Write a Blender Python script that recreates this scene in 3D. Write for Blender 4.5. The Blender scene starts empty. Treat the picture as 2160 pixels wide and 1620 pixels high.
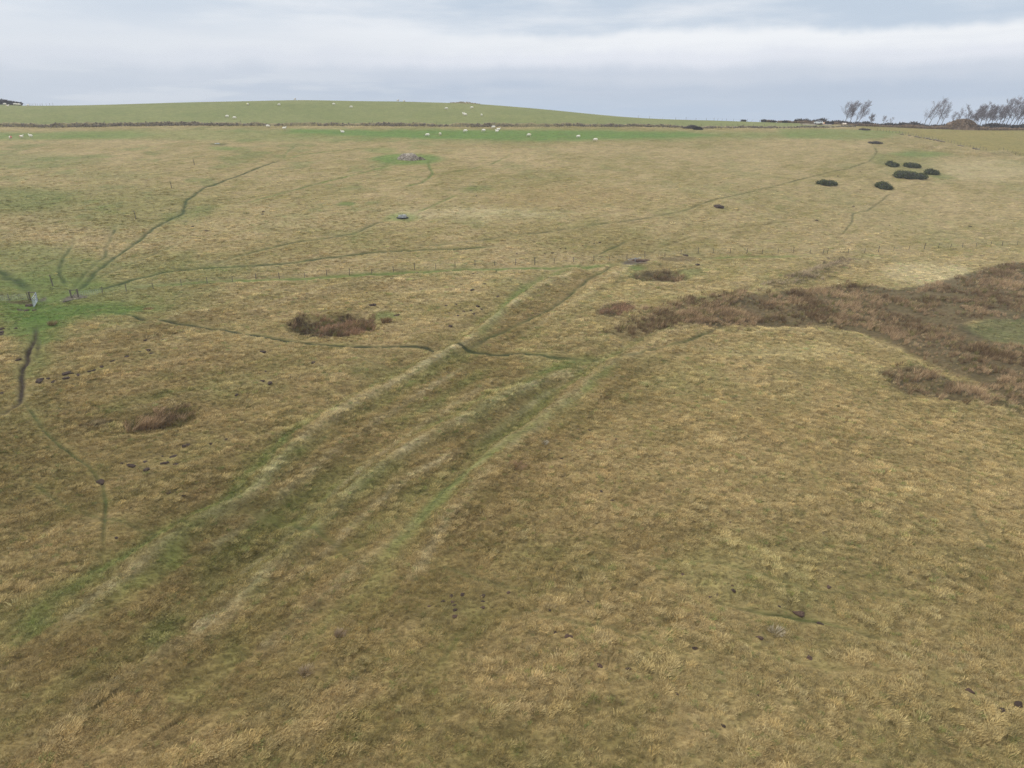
import bpy, bmesh, math, random
import numpy as np
from mathutils import Vector, Matrix

SC = bpy.context.scene
COL = SC.collection
R = math.radians

# ------------------------------------------------------------------ camera
F = 1498.0                       # focal length in pixels of the 2160 px wide photograph
PITCH = R(20.66)
CAMZ = 30.0
cam_d = bpy.data.cameras.new("camera")
cam_d.sensor_width = 36.0
cam_d.lens = F / 2160.0 * 36.0
cam_d.clip_start = 0.5
cam_d.clip_end = 6000
cam = bpy.data.objects.new("camera", cam_d)
COL.objects.link(cam)
cam.location = (0, 0, CAMZ)
cam.rotation_euler = (R(90) - PITCH, 0, 0)
SC.camera = cam

# ------------------------------------------------------------------ colour management
SC.view_settings.view_transform = 'Standard'
SC.view_settings.look = 'None'
SC.view_settings.gamma = 1
SC.view_settings.exposure = 0.0
SC.cycles.use_denoising = True
SC.cycles.denoising_prefilter = 'NONE'
SC.cycles.max_bounces = 4
SC.cycles.diffuse_bounces = 2
SC.cycles.glossy_bounces = 1
SC.cycles.volume_bounces = 0
SC.cycles.transparent_max_bounces = 6

# ------------------------------------------------------------------ sun and sky
SUN_EL, SUN_AZ = R(38), R(-62)     # azimuth from +Y towards +X: the sun stands to the left
sun_d = bpy.data.lights.new("sun", 'SUN')
sun_d.energy = 1.8
sun_d.angle = R(14)
sun_d.color = (1.0, 0.95, 0.88)
sun = bpy.data.objects.new("sun", sun_d)
COL.objects.link(sun)
sdir = Vector((math.sin(SUN_AZ) * math.cos(SUN_EL), math.cos(SUN_AZ) * math.cos(SUN_EL), math.sin(SUN_EL)))
sun.rotation_euler = (-sdir).to_track_quat('-Z', 'Y').to_euler()

def s2l(r, g, b):
    f = lambda c: (c / 255 / 12.92) if c / 255 <= 0.04045 else ((c / 255 + 0.055) / 1.055) ** 2.4
    return (f(r), f(g), f(b))

class NT:
    """small helper that writes node trees"""
    def __init__(self, tree):
        self.t = tree; self.n = tree.nodes; self.l = tree.links
    def new(self, kind, **kw):
        nd = self.n.new(kind)
        for k, v in kw.items(): setattr(nd, k, v)
        return nd
    def link(self, a, b): self.l.new(a, b)
    def val(self, x, sock):
        if hasattr(x, 'is_output') or hasattr(x, 'links'): self.l.new(x, sock)
        elif isinstance(x, (tuple, list)):
            sock.default_value = tuple(x) + ((1,) if len(x) == 3 and len(sock.default_value) == 4 else ())
        else: sock.default_value = x
    def math(self, op, a, b=0.0, c=0.0, clamp=False):
        nd = self.n.new('ShaderNodeMath'); nd.operation = op; nd.use_clamp = clamp
        self.val(a, nd.inputs[0]); self.val(b, nd.inputs[1])
        if op in ('MULTIPLY_ADD', 'COMPARE'): self.val(c, nd.inputs[2])
        return nd.outputs[0]
    def mix(self, f, a, b, mode='MIX'):
        nd = self.n.new('ShaderNodeMix'); nd.data_type = 'RGBA'; nd.blend_type = mode
        self.val(f, nd.inputs[0]); self.val(a, nd.inputs[6]); self.val(b, nd.inputs[7])
        return nd.outputs[2]
    def smooth(self, x, lo, hi, a=0.0, b=1.0):
        nd = self.n.new('ShaderNodeMapRange'); nd.interpolation_type = 'SMOOTHSTEP'
        self.val(x, nd.inputs[0]); nd.inputs[1].default_value = lo; nd.inputs[2].default_value = hi
        nd.inputs[3].default_value = a; nd.inputs[4].default_value = b
        return nd.outputs[0]
    def noise(self, vec, scale, detail=4, rough=0.5, dist=0.0):
        nd = self.n.new('ShaderNodeTexNoise')
        if vec is not None: self.l.new(vec, nd.inputs['Vector'])
        nd.inputs['Scale'].default_value = scale; nd.inputs['Detail'].default_value = detail
        nd.inputs['Roughness'].default_value = rough; nd.inputs['Distortion'].default_value = dist
        return nd.outputs['Fac']

world = bpy.data.worlds.new("World")
SC.world = world
world.use_nodes = True
world.node_tree.nodes.clear()
w = NT(world.node_tree)
out = w.new('ShaderNodeOutputWorld')
bg = w.new('ShaderNodeBackground'); bg.inputs[1].default_value = 0.1
w.link(bg.outputs[0], out.inputs[0])
sky = w.new('ShaderNodeTexSky', sky_type='NISHITA', sun_disc=False)
sky.sun_elevation = SUN_EL; sky.sun_rotation = SUN_AZ
tc = w.new('ShaderNodeTexCoord')
sep = w.new('ShaderNodeSeparateXYZ'); w.link(tc.outputs['Generated'], sep.inputs[0])
X_, Y_, Z_ = sep.outputs
az = w.math('MULTIPLY', w.math('ARCTAN2', X_, Y_), 180 / math.pi)
el = w.math('MULTIPLY', w.math('ARCSINE', Z_), 180 / math.pi)
def sky_vec(sx, sy, off=0.0):
    cb = w.new('ShaderNodeCombineXYZ')
    w.val(w.math('MULTIPLY', az, sx), cb.inputs[0]); w.val(w.math('MULTIPLY', el, sy), cb.inputs[1]); cb.inputs[2].default_value = off
    return cb.outputs[0]
n_edge = w.noise(sky_vec(0.065, 0.10, 3.1), 1.0, 2, 0.5)
n_edge2 = w.noise(sky_vec(0.32, 0.38, 5.7), 1.0, 5, 0.55)
# elevation measured from the ragged upper rim of the long cloud roll
right = w.smooth(az, -12.0, 8.0)
rim = w.math('ADD', w.math('MULTIPLY_ADD', n_edge, 1.7, 4.0), w.math('MULTIPLY', n_edge2, 1.1))
d_el = w.math('SUBTRACT', el, rim)
above_col = w.mix(w.smooth(w.noise(sky_vec(0.055, 0.34, 1.0), 1.0, 6, 0.55), 0.38, 0.66), s2l(196, 210, 226), s2l(231, 236, 243))
left_lift = w.smooth(az, 0.0, -32.0)
above_col = w.mix(w.math('MULTIPLY', left_lift, 0.45), above_col, s2l(226, 232, 240))
body = w.new('ShaderNodeValToRGB')
w.link(w.smooth(d_el, -6.0, 0.0), body.inputs[0])
body.color_ramp.interpolation = 'EASE'
cr = body.color_ramp.elements
cr[0].position = 0.0; cr[0].color = s2l(186, 202, 222) + (1,)
cr[1].position = 1.0; cr[1].color = s2l(243, 246, 250) + (1,)
e = cr.new(0.38); e.color = s2l(188, 201, 219) + (1,)
e = cr.new(0.62); e.color = s2l(203, 212, 226) + (1,)
e = cr.new(0.86); e.color = s2l(230, 234, 243) + (1,)
below = w.mix(w.math('MULTIPLY', left_lift, 0.55), body.outputs[0], s2l(208, 216, 227))
# pale low cumulus streaks towards the left horizon
low = w.noise(sky_vec(0.10, 0.75, 8.0), 1.0, 5, 0.55)
lowm = w.math('MULTIPLY', w.smooth(low, 0.47, 0.60), w.math('MULTIPLY', w.smooth(el, 4.2, 2.2), w.smooth(az, 10.0, -22.0)))
below = w.mix(w.math('MULTIPLY', lowm, 0.55), below, s2l(221, 227, 235))
soft = w.noise(sky_vec(0.05, 0.5, 12.0), 1.0, 5, 0.6)
below = w.mix(w.smooth(soft, 0.40, 0.70, 0.0, 0.35), below, s2l(216, 222, 232))
rim_sharp = w.mix(right, w.smooth(d_el, -1.0, 1.6), w.smooth(d_el, -0.25, 0.55))
clouds = w.mix(rim_sharp, below, above_col)
# the deck overhead is brighter than the part near the horizon
over = w.noise(tc.outputs['Generated'], 2.5, 5, 0.55)
zen = w.mix(over, (1.18, 1.24, 1.34), (1.6, 1.63, 1.7))
clouds = w.mix(w.smooth(el, 9.0, 42.0), clouds, zen)
under = w.mix(w.smooth(el, -1.0, -8.0), clouds, (0.12, 0.12, 0.08))
scaled = w.new('ShaderNodeVectorMath', operation='SCALE'); w.link(under, scaled.inputs[0]); scaled.inputs[3].default_value = 10.0
final = w.mix(0.985, sky.outputs[0], scaled.outputs[0])
w.link(final, bg.inputs[0])

# ------------------------------------------------------------------ survey helpers
CP, SP = math.cos(PITCH), math.sin(PITCH)
def ray(u, v):
    x = (u - 1080) / F; y = (810 - v) / F
    return np.array([x, CP + y * SP, -SP + y * CP])      # per metre of depth

def hash2(ix, iy, seed):
    h = (ix.astype(np.int64) * 374761393 + iy.astype(np.int64) * 668265263 + seed * 974634777) & 0xffffffff
    h = ((h ^ (h >> 13)) * 1274126177) & 0xffffffff
    h = (h ^ (h >> 16)) & 0xffffffff
    return h.astype(np.float64) / 4294967295.0
def vnoise(x, y, seed=0):
    ix = np.floor(x); iy = np.floor(y); fx = x - ix; fy = y - iy
    fx = fx * fx * fx * (fx * (fx * 6 - 15) + 10); fy = fy * fy * fy * (fy * (fy * 6 - 15) + 10)
    a = hash2(ix, iy, seed); b = hash2(ix + 1, iy, seed); c = hash2(ix, iy + 1, seed); d = hash2(ix + 1, iy + 1, seed)
    return (a * (1 - fx) + b * fx) * (1 - fy) + (c * (1 - fx) + d * fx) * fy
def fbm(x, y, scale, octv=4, seed=0, rough=0.5):
    """-1..1, 'scale' is the size of the largest lump in metres"""
    s = np.zeros_like(x); amp = 1.0; tot = 0; f = 1.0 / scale
    for k in range(octv):
        s += amp * (vnoise(x * f + 17.3 * k, y * f - 9.1 * k, seed + k * 31) * 2 - 1); tot += amp; amp *= rough; f *= 2.03
    return s / tot
def sstep(x, a, b):
    t = np.clip((x - a) / (b - a), 0, 1); return t * t * (3 - 2 * t)

# large shape of the land: (u, v, depth) where the photograph fixes it
CTRL = [
 (0,1620,36),(540,1620,35.2),(1080,1620,34.9),(1620,1620,35.2),(2160,1620,36.2),
 (0,1200,51),(540,1200,50),(1080,1200,50.5),(1620,1200,51),(2160,1200,52.5),
 (0,950,66),(400,950,67),(900,950,68.5),(1400,950,69.5),(2160,950,75),
 (0,780,85),(500,780,86.5),(1000,780,90),(1500,780,92),(1850,780,97),(2160,800,97),
 (0,690,99),(400,690,102),(800,690,105),(1200,690,107),(1560,690,111),(1900,690,120),(2160,690,122),
 (0,636,113),(150,628,116),(400,604,126),(640,584,134),(900,570,140),(1170,556,150),(1400,545,159),(1620,536,165),(1850,532,172),(2160,517,184),
 (1500,640,122),(1850,600,142),(2150,600,150),
 (0,500,150),(286,463,168),(600,480,162),(848,460,175),(1150,470,176),(1515,436,190),(1800,450,198),(2160,450,205),
 (362,397,195),(410,347,222),(0,380,200),(650,400,200),(860,337,232),(1200,380,215),(1500,350,245),(1744,390,225),(1900,372,240),(2160,390,238),
 (0,295,275),(600,290,280),(1000,290,278),(1400,290,300),(1840,300,305),(2160,330,290),
 (0,270,302),(500,265,308),(1000,268,308),(1465,270,335),(1800,267,362),(2160,280,360),
 (480,247,350),(740,230,395),(1000,240,365),(1250,252,352),
 (0,222,460),(110,226,440),(400,218,440),(640,211,440),(840,214,440),(1000,219,425),(1160,232,410),(1340,250,390),(1500,254,395),(1800,264,395),(2160,269,388),
]
P = []
for u, v, D in CTRL:
    q = ray(u, v) * D; P.append((q[0], q[1], q[2] + CAMZ))
for x in (-420, -200, 0, 200, 420):
    P.append((x, 560, CAMZ - 6 if x < 100 else CAMZ - 22)); P.append((x, 720, CAMZ - 34))
for x in (-60, 0, 60): P.append((x, -40, 1)); P.append((x, 5, 0.5))
for y, z in ((60, 1), (150, 3), (300, 24)): P.append((-330, y, z))
for y, z in ((60, -4), (150, -3), (300, 16)): P.append((330, y, z))
P = np.array(P, float)
def tk(r2): return 0.5 * r2 * np.log(r2 + 1e-9)
_S = 100.0
_n = len(P); _A = np.zeros((_n + 3, _n + 3)); _px = P[:, 0] / _S; _py = P[:, 1] / _S
_A[:_n, :_n] = tk((_px[:, None] - _px) ** 2 + (_py[:, None] - _py) ** 2) + np.eye(_n) * 0.012
_A[:_n, _n] = 1; _A[:_n, _n + 1] = _px; _A[:_n, _n + 2] = _py; _A[_n:, :_n] = _A[:_n, _n:].T
_W = np.linalg.solve(_A, np.concatenate([P[:, 2], np.zeros(3)]))
def H0(x, y):
    xs = np.clip(x, -520, 520) / _S; ys = np.clip(y, -120, 760) / _S
    z = _W[_n] + _W[_n + 1] * xs + _W[_n + 2] * ys
    for i in range(_n): z = z + _W[i] * tk((xs - _px[i]) ** 2 + (ys - _py[i]) ** 2)
    # far away the land keeps falling behind the brow
    z = z - 0.06 * np.clip(y - 760, 0, None) - 0.03 * np.clip(np.abs(x) - 520, 0, None)
    return z

def at0(u, v, fn=None):
    fn = fn or H0
    d = ray(u, v); Ds = np.concatenate([np.arange(20, 120, 0.5), np.arange(120, 620, 0.8)])
    x = d[0] * Ds; y = d[1] * Ds; z = CAMZ + d[2] * Ds
    g = z - fn(x, y)
    k = np.argmax(g < 0)
    if g[k] >= 0: k = int(np.argmin(np.where(Ds > 300, g, 1e9))); return np.array([x[k], y[k]])
    a, b = Ds[max(k - 1, 0)], Ds[k]
    for _ in range(18):
        m = 0.5 * (a + b); gm = CAMZ + d[2] * m - fn(np.array([d[0] * m]), np.array([d[1] * m]))[0]
        if gm < 0: b = m
        else: a = m
    return np.array([d[0] * a, d[1] * a])
def line0(pts): return np.array([at0(u, v) for u, v in pts])

def seg_dist(x, y, L):
    """distance and side (positive = right of the walking direction) to a polyline"""
    best = np.full(x.shape, 1e9); side = np.zeros(x.shape)
    for i in range(len(L) - 1):
        ax, ay = L[i]; bx, by = L[i + 1]; dx, dy = bx - ax, by - ay; l2 = dx * dx + dy * dy + 1e-9
        t = np.clip(((x - ax) * dx + (y - ay) * dy) / l2, 0, 1)
        ex = x - ax - t * dx; ey = y - ay - t * dy; d = np.hypot(ex, ey)
        s = (ex * dy - ey * dx) / math.sqrt(l2)
        m = d < best; best = np.where(m, d, best); side = np.where(m, s, side)
    return best, np.sign(side)
def near(x, y, L, m):
    return np.nonzero((x > L[:, 0].min() - m) & (x < L[:, 0].max() + m) & (y > L[:, 1].min() - m) & (y < L[:, 1].max() + m))[0]
def inside(x, y, L):
    c = np.zeros(x.shape, bool); n = len(L)
    for i in range(n):
        x1, y1 = L[i]; x2, y2 = L[(i + 1) % n]
        if y1 == y2: continue
        c ^= ((y1 > y) != (y2 > y)) & (x < (x2 - x1) * (y - y1) / (y2 - y1) + x1)
    return c
def area_mask(x, y, L, soft):
    """1 inside the outline, 0 outside, with an edge 'soft' metres wide"""
    out = np.zeros(x.shape); k = near(x, y, L, soft * 1.5)
    if len(k):
        Lc = np.vstack([L, L[:1]]); d, _ = seg_dist(x[k], y[k], Lc); ins = inside(x[k], y[k], L)
        out[k] = sstep(np.where(ins, d, -d), -soft, soft)
    return out
def ell(u, v, ru, rv, rot=0):
    c, s = math.cos(R(rot)), math.sin(R(rot))
    return [(u + ru * math.cos(a) * c + rv * math.sin(a) * s, v + ru * math.cos(a) * -s + rv * math.sin(a) * c) for a in np.linspace(0, 2 * math.pi, 14, endpoint=False)]

# banks and holloways of the old trackway: line, bank height, bank width, ditch depth on the far side, dip on the near side
RIDGES = [
 (line0([(150,1290),(230,1235),(330,1165),(430,1102),(520,1055),(560,1008),(650,920),(760,845),(850,795),(930,755),(975,731),(1050,668),(1130,612),(1200,572)]), 0.75, 1.15, 0.55, 0.50),
 (line0([(420,1300),(560,1190),(700,1062),(760,1010),(860,945),(960,890),(1060,835),(1160,788),(1262,755)]), 0.62, 1.05, 0.40, 0.40),
 (line0([(860,1200),(960,1070),(1080,930),(1190,845),(1300,758),(1400,705),(1500,668)]), 0.45, 1.5, 0.60, 0.10),
 (line0([(560,1330),(700,1210),(850,1095),(960,1005),(1060,922),(1170,848),(1262,778)]), 0.40, 1.1, 0.35, 0.25),
 (line0([(60,1560),(200,1450),(330,1370),(470,1290),(600,1200)]), 0.22, 1.0, 0.2, 0.15),
 (line0([(1330,560),(1260,600),(1200,650),(1110,690)]), 0.40, 1.8, 0.3, 0.2),
 (line0([(540,655),(640,622),(740,600),(900,586)]), 0.35, 1.6, 0.25, 0.2),
 (line0([(160,720),(300,690),(420,665),(560,628)]), 0.35, 1.6, 0.25, 0.2),
 (line0([(280,860),(450,830),(600,800),(720,790)]), 0.35, 2.0, 0.25, 0.3),
 (line0([(1560,698),(1700,700),(1800,712),(1880,745),(1980,800),(2090,858)]), 0.5, 1.6, 0.5, 0.1),
 (line0([(1490,660),(1620,608),(1760,565),(1850,545)]), 0.45, 1.8, 0.4, 0.1),
 (line0([(1240,570),(1320,586),(1400,600),(1480,585)]), 0.5, 1.8, 0.2, 0.3),
 (line0([(1900,300),(2000,316),(2060,325),(2160,320)]), 0.8, 3.0, 0.8, 0.2),
 (line0([(100,1420),(260,1330),(400,1250),(520,1170)]), 0.4, 1.4, 0.25, 0.2),
 (line0([(430,1150),(560,1060),(660,975),(780,885),(880,825),(980,765)]), 0.22, 0.7, 0.18, 0.1),
 (line0([(500,1180),(640,1065),(740,985),(840,915),(940,850),(1050,780)]), 0.22, 0.7, 0.18, 0.1),
 (line0([(600,1200),(720,1100),(850,1000),(980,920),(1090,850),(1200,780)]), 0.22, 0.7, 0.18, 0.1),
 (line0([(940,1120),(1060,1000),(1170,905),(1290,810),(1400,735),(1540,670)]), 0.25, 0.8, 0.2, 0.1),
 (line0([(1010,700),(1100,640),(1180,590),(1240,562)]), 0.22, 0.8, 0.2, 0.1),
 (line0([(1080,745),(1180,690),(1270,630),(1330,600)]), 0.22, 0.8, 0.2, 0.1),
 (line0([(200,1330),(330,1240),(420,1180)]), 0.25, 0.8, 0.2, 0.1),
 (line0([(120,780),(260,745),(400,715),(560,690)]), 0.2, 0.9, 0.2, 0.1),
 (line0([(80,880),(200,850),(330,830),(460,800)]), 0.2, 0.9, 0.2, 0.1),
]
PITS = [(line0(ell(705, 690, 98, 27, 3)), 1.5), (line0(ell(1395, 585, 62, 13)), 1.8), (line0(ell(338, 888, 80, 19, 12)), 0.7), (line0(ell(1985, 812, 100, 24, -18)), 0.5), (line0(ell(1990, 318, 60, 7)), 0.6)]
def Hm(x, y):
    """terrain without the grass relief"""
    x = np.asarray(x, float); y = np.asarray(y, float); z = H0(x, y)
    for L, h, wd, dit, dip in RIDGES:
        k = near(x, y, L, 14)
        if len(k) == 0: continue
        d, s = seg_dist(x[k], y[k], L)
        a = fbm(x[k], y[k], 9, 2, 77) * 0.35 + 0.9
        e0 = np.hypot(x[k] - L[0, 0], y[k] - L[0, 1]); e1 = np.hypot(x[k] - L[-1, 0], y[k] - L[-1, 1])
        taper = sstep(np.minimum(e0, e1), 1, 9)
        sd = d * s
        z[k] += 1.35 * taper * a * (h * np.exp(-(sd / wd) ** 2) - dit * np.exp(-((sd + 3.2) / 1.9) ** 2) - dip * np.exp(-((sd - 6) / 3.2) ** 2))
    for L, dep in PITS:
        z -= dep * area_mask(x, y, L, 1.3)
    return z
def at(u, v): return at0(u, v, Hm)
def line(pts): return np.array([at(u, v) for u, v in pts])
def z_at(x, y): return float(Hm(np.array([x]), np.array([y]))[0])
def spot(u, v):
    p = at(u, v); return Vector((p[0], p[1], z_at(p[0], p[1])))
def at_depth(u, D):
    z = CAMZ
    for _ in range(12):
        x = D * (u - 1080) / F; y = (D + (z - CAMZ) * SP) / CP; z = z_at(x, y)
    return Vector((x, y, z))
def px_per_m(p): return F / ((p[1]) * CP - (p[2] - CAMZ) * SP)

# ------------------------------------------------------------------ colour of the land
C = {
 'tan': s2l(166,146,105), 'tan2': s2l(154,132,89), 'straw': s2l(176,160,114), 'olive': s2l(118,105,62), 'olive2': s2l(136,123,76),
 'brown': s2l(122,102,62), 'green': s2l(92,110,52), 'gfield': s2l(134,134,84), 'gband': s2l(94,124,56), 'bright': s2l(72,102,34),
 'dgreen': s2l(50,66,30), 'dirt': s2l(56,46,36), 'rush': s2l(112,92,70), 'rushd': s2l(88,74,54), 'yell': s2l(146,130,76), 'mud': s2l(104,92,86),
 'red': s2l(84,60,50), 'pale': s2l(186,170,130), 'wet': s2l(100,100,64),
}
C = {k: np.array(c) for k, c in C.items()}
def polys(*a): return [line(p) if not isinstance(p, np.ndarray) else p for p in a]
WALL = line([(-330,270),(-160,268),(0,267),(120,268),(260,266),(400,265),(500,265),(640,265),(783,265),(900,267),(1000,267),(1130,267),(1260,267),(1400,268),(1465,271),(1560,270),(1660,270),(1740,269),(1800,267)])
FENCE_PX = [(217,621),(267,616),(324,611),(383,605),(438,600),(490,594),(540,588),(589.5,586),(642,584),(689,581),(737,580),(784,577),(830,574),(875,571),(919,569),(960,565),(1002,561),(1043,560),(1087.5,559),(1128,558),(1169,556),(1210,553),(1252,550.5),(1285,550),(1322,548),(1360,544),(1402,542),(1436,539),(1473,535),(1504,535),(1540,535),(1575,536),(1608,535.5),(1641,536),(1674,534),(1709,536),(1736,536),(1745,536),(1789,536),(1823,536),(1853,532),(1885,529),(1917,527),(1949,526),(1979,524),(2005,522.5),(2030,521.5),(2059,521),(2089,519),(2114,518),(2146,517),(2185,516),(2230,515)]
EAST = line([(1850,276),(1910,284),(1960,293),(2020,305),(2080,318),(2160,331),(2260,348)])
RUSH = {  # outline, height of rushes, spacing, tone
 'bed': (line([(1440,668),(1500,640),(1560,628),(1640,616),(1800,598),(1900,612),(2050,578),(2110,556),(2180,555),(2300,560),(2300,680),(2160,672),(2030,682),(2090,722),(2180,742),(2300,760),(2300,930),(2180,885),(2060,812),(1960,765),(1860,718),(1760,692),(1640,690),(1565,686),(1490,690)]), 0.75, 0.72, 0),
 'west': (line([(1252,668),(1285,646),(1330,638),(1336,655),(1300,672)]), 0.9, 0.7, 1),
 'mid': (line([(1290,690),(1340,660),(1420,640),(1500,620),(1562,618),(1566,676),(1480,686),(1400,705),(1330,716),(1280,700)]), 0.85, 0.62, 0),
 'south': (line([(1858,792),(1895,770),(1960,782),(2050,815),(2110,850),(2180,890),(2060,850),(1990,846),(1915,832)]), 0.8, 0.7, 0),
 'upper': (line([(1560,610),(1700,572),(1780,546),(1835,548),(1760,578),(1640,612)]), 0.7, 0.75, 2),
 'hollow': (line(ell(700, 692, 88, 22, 3)), 0.95, 0.55, 1),
 'hollow2': (line(ell(1393, 585, 60, 11)), 1.0, 0.5, 0),
 'left': (line(ell(338, 887, 76, 17, 13)), 0.9, 0.42, 0),
 'small': (line(ell(190, 903, 26, 8, 3)), 0.4, 0.6, 0),
}
# trodden lines: points, width, colour, strength
PATHS = [
 ([(165,614),(205,570),(240,545),(290,510),(330,478),(385,450),(392,425),(425,400),(490,375),(540,355),(600,335)], 0.6, 'dgreen', 0.75),
 ([(600,335),(640,325),(700,318),(780,312),(840,308)], 0.8, 'green', 0.6),
 ([(600,335),(600,325),(620,310),(625,306)], 0.6, 'green', 0.5),
 ([(-60,545),(0,575),(40,598),(72,626)], 1.3, 'dgreen', 0.75),
 ([(195,614),(280,590),(345,575),(430,565),(540,560),(620,552),(700,542),(800,532),(950,526),(1080,517)], 0.6, 'dgreen', 0.8),
 ([(860,521),(1000,508),(1110,493),(1160,488),(1240,476),(1330,465),(1440,445),(1580,405),(1700,375),(1790,355),(1832,342),(1850,322),(1842,305)], 0.5, 'dgreen', 0.5),
 ([(430,560),(540,530),(600,515),(700,500),(750,490),(790,473),(830,460)], 0.6, 'dgreen', 0.6),
 ([(870,452),(905,438),(960,412),(980,405)], 0.6, 'green', 0.6),
 ([(510,430),(600,405),(700,380),(790,357),(845,343)], 0.6, 'green', 0.7),
 ([(903,343),(912,368),(890,385),(820,402)], 0.6, 'green', 0.7),
 ([(912,370),(990,358),(1040,345),(1080,325)], 0.5, 'green', 0.5),
 ([(150,612),(190,565),(222,540),(222,525),(235,500),(248,470)], 0.5, 'dgreen', 0.6),
 ([(138,605),(125,575),(130,545),(150,520),(165,500)], 0.5, 'dgreen', 0.6),
 ([(165,606),(230,575),(320,540),(400,505)], 0.4, 'dgreen', 0.45),
 ([(0,600),(60,612),(100,622)], 0.5, 'green', 0.6),
 ([(690,530),(560,545)], 0.5, 'green', 0.3),
 ([(1060,548),(1180,520),(1290,480),(1400,455)], 0.5, 'olive', 0.4),
 ([(1350,545),(1400,520),(1460,500),(1560,480),(1700,465)], 0.4, 'olive', 0.6),
 ([(1255,540),(1320,508),(1360,498)], 0.4, 'dgreen', 0.6),
 ([(230,658),(270,666),(345,675),(400,685),(450,695),(510,703),(560,712),(620,722),(700,729),(800,731),(900,733),(985,736),(1080,745),(1160,752),(1285,755)], 0.5, 'dgreen', 0.95),
 ([(270,666),(345,675),(400,685),(450,695),(510,703),(560,712),(620,722),(700,729),(800,731),(900,733),(985,736),(1080,745),(1160,752),(1230,754)], 0.32, 'dirt', 0.62),
 ([(985,735),(1030,712),(1080,690),(1160,655),(1200,625),(1240,590),(1290,562),(1345,552)], 0.4, 'dgreen', 0.6),
 ([(690,728),(750,745),(790,768),(830,778),(890,768),(950,738)], 0.3, 'dgreen', 0.35),
 ([(1285,755),(1350,745),(1440,720),(1540,685)], 0.3, 'dgreen', 0.6),
 ([(1285,755),(1400,747),(1600,746),(1720,745)], 0.3, 'olive', 0.5),
 ([(77,690),(75,715),(62,745),(48,785),(45,830),(40,850),(20,862),(0,877),(-60,905)], 0.45, 'dirt', 0.95),
 ([(83,716),(80,750),(66,768)], 0.35, 'dirt', 0.8),
 ([(52,848),(70,875),(95,910),(130,945),(190,985),(218,1025),(222,1060),(220,1120),(215,1200)], 0.2, 'dgreen', 0.62),
 ([(300,605),(500,592),(700,583),(900,574),(1080,566),(1200,562),(1330,556)], 0.9, 'green', 0.75),
 ([(1480,545),(1600,541),(1700,541),(1730,545)], 0.7, 'green', 0.6),
 ([(520,1075),(620,1105),(700,1140),(800,1168)], 0.35, 'dgreen', 0.55),
 ([(900,1185),(1050,1232),(1150,1255),(1250,1262)], 0.25, 'dgreen', 0.45),
 ([(1500,1265),(1600,1285),(1700,1303),(1800,1322),(1880,1352),(1960,1372)], 0.22, 'dgreen', 0.75),
 ([(1560,1350),(1700,1400),(1900,1420),(2040,1425)], 0.2, 'olive', 0.5),
 ([(1600,770),(1760,800),(1900,900),(2010,960)], 0.3, 'dgreen', 0.35),
 ([(1060,1290),(1300,1330),(1500,1400),(1640,1420)], 0.2, 'dgreen', 0.4),
 ([(1330,1180),(1500,1180),(1700,1240),(1900,1250),(2100,1290)], 0.2, 'dgreen', 0.35),
 ([(700,1140),(760,1190),(900,1185)], 0.25, 'dgreen', 0.4),
 ([(40,1000),(150,1080),(330,1130),(520,1075)], 0.25, 'dgreen', 0.4),
 ([(1400,800),(1560,860),(1700,960),(1760,1080)], 0.25, 'olive', 0.5),
 ([(2030,930),(2050,985),(2040,1050),(2060,1090),(2100,1160),(2150,1260)], 0.2, 'dgreen', 0.32),
 ([(1880,408),(1850,430),(1830,445),(1800,450),(1796,470),(1770,500)], 0.35, 'dgreen', 0.5),
 ([(1150,575),(1090,620),(1050,660),(985,728)], 0.9, 'green', 0.42),
 ([(350,1195),(300,1230),(200,1280),(80,1340)], 1.0, 'green', 0.35),
 ([(1300,765),(1220,835),(1110,905),(1000,985),(900,1080),(820,1160),(760,1210),(700,1270)], 0.8, 'green', 0.38),
 ([(820,1180),(760,1250),(640,1350),(500,1470)], 0.9, 'green', 0.25),
 ([(1270,775),(1150,830),(1050,905),(960,980)], 0.7, 'green', 0.25),
 ([(1000,975),(900,1080),(820,1160)], 0.25, 'dgreen', 0.35),
 ([(1000,1300),(960,1360),(900,1440),(850,1500)], 0.25, 'dgreen', 0.45),
]
PATHS = [(line(p), wd * (0.85 if c != 'dirt' else 0.75), c, min(1, s * 1.15)) for p, wd, c, s in PATHS]
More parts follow.
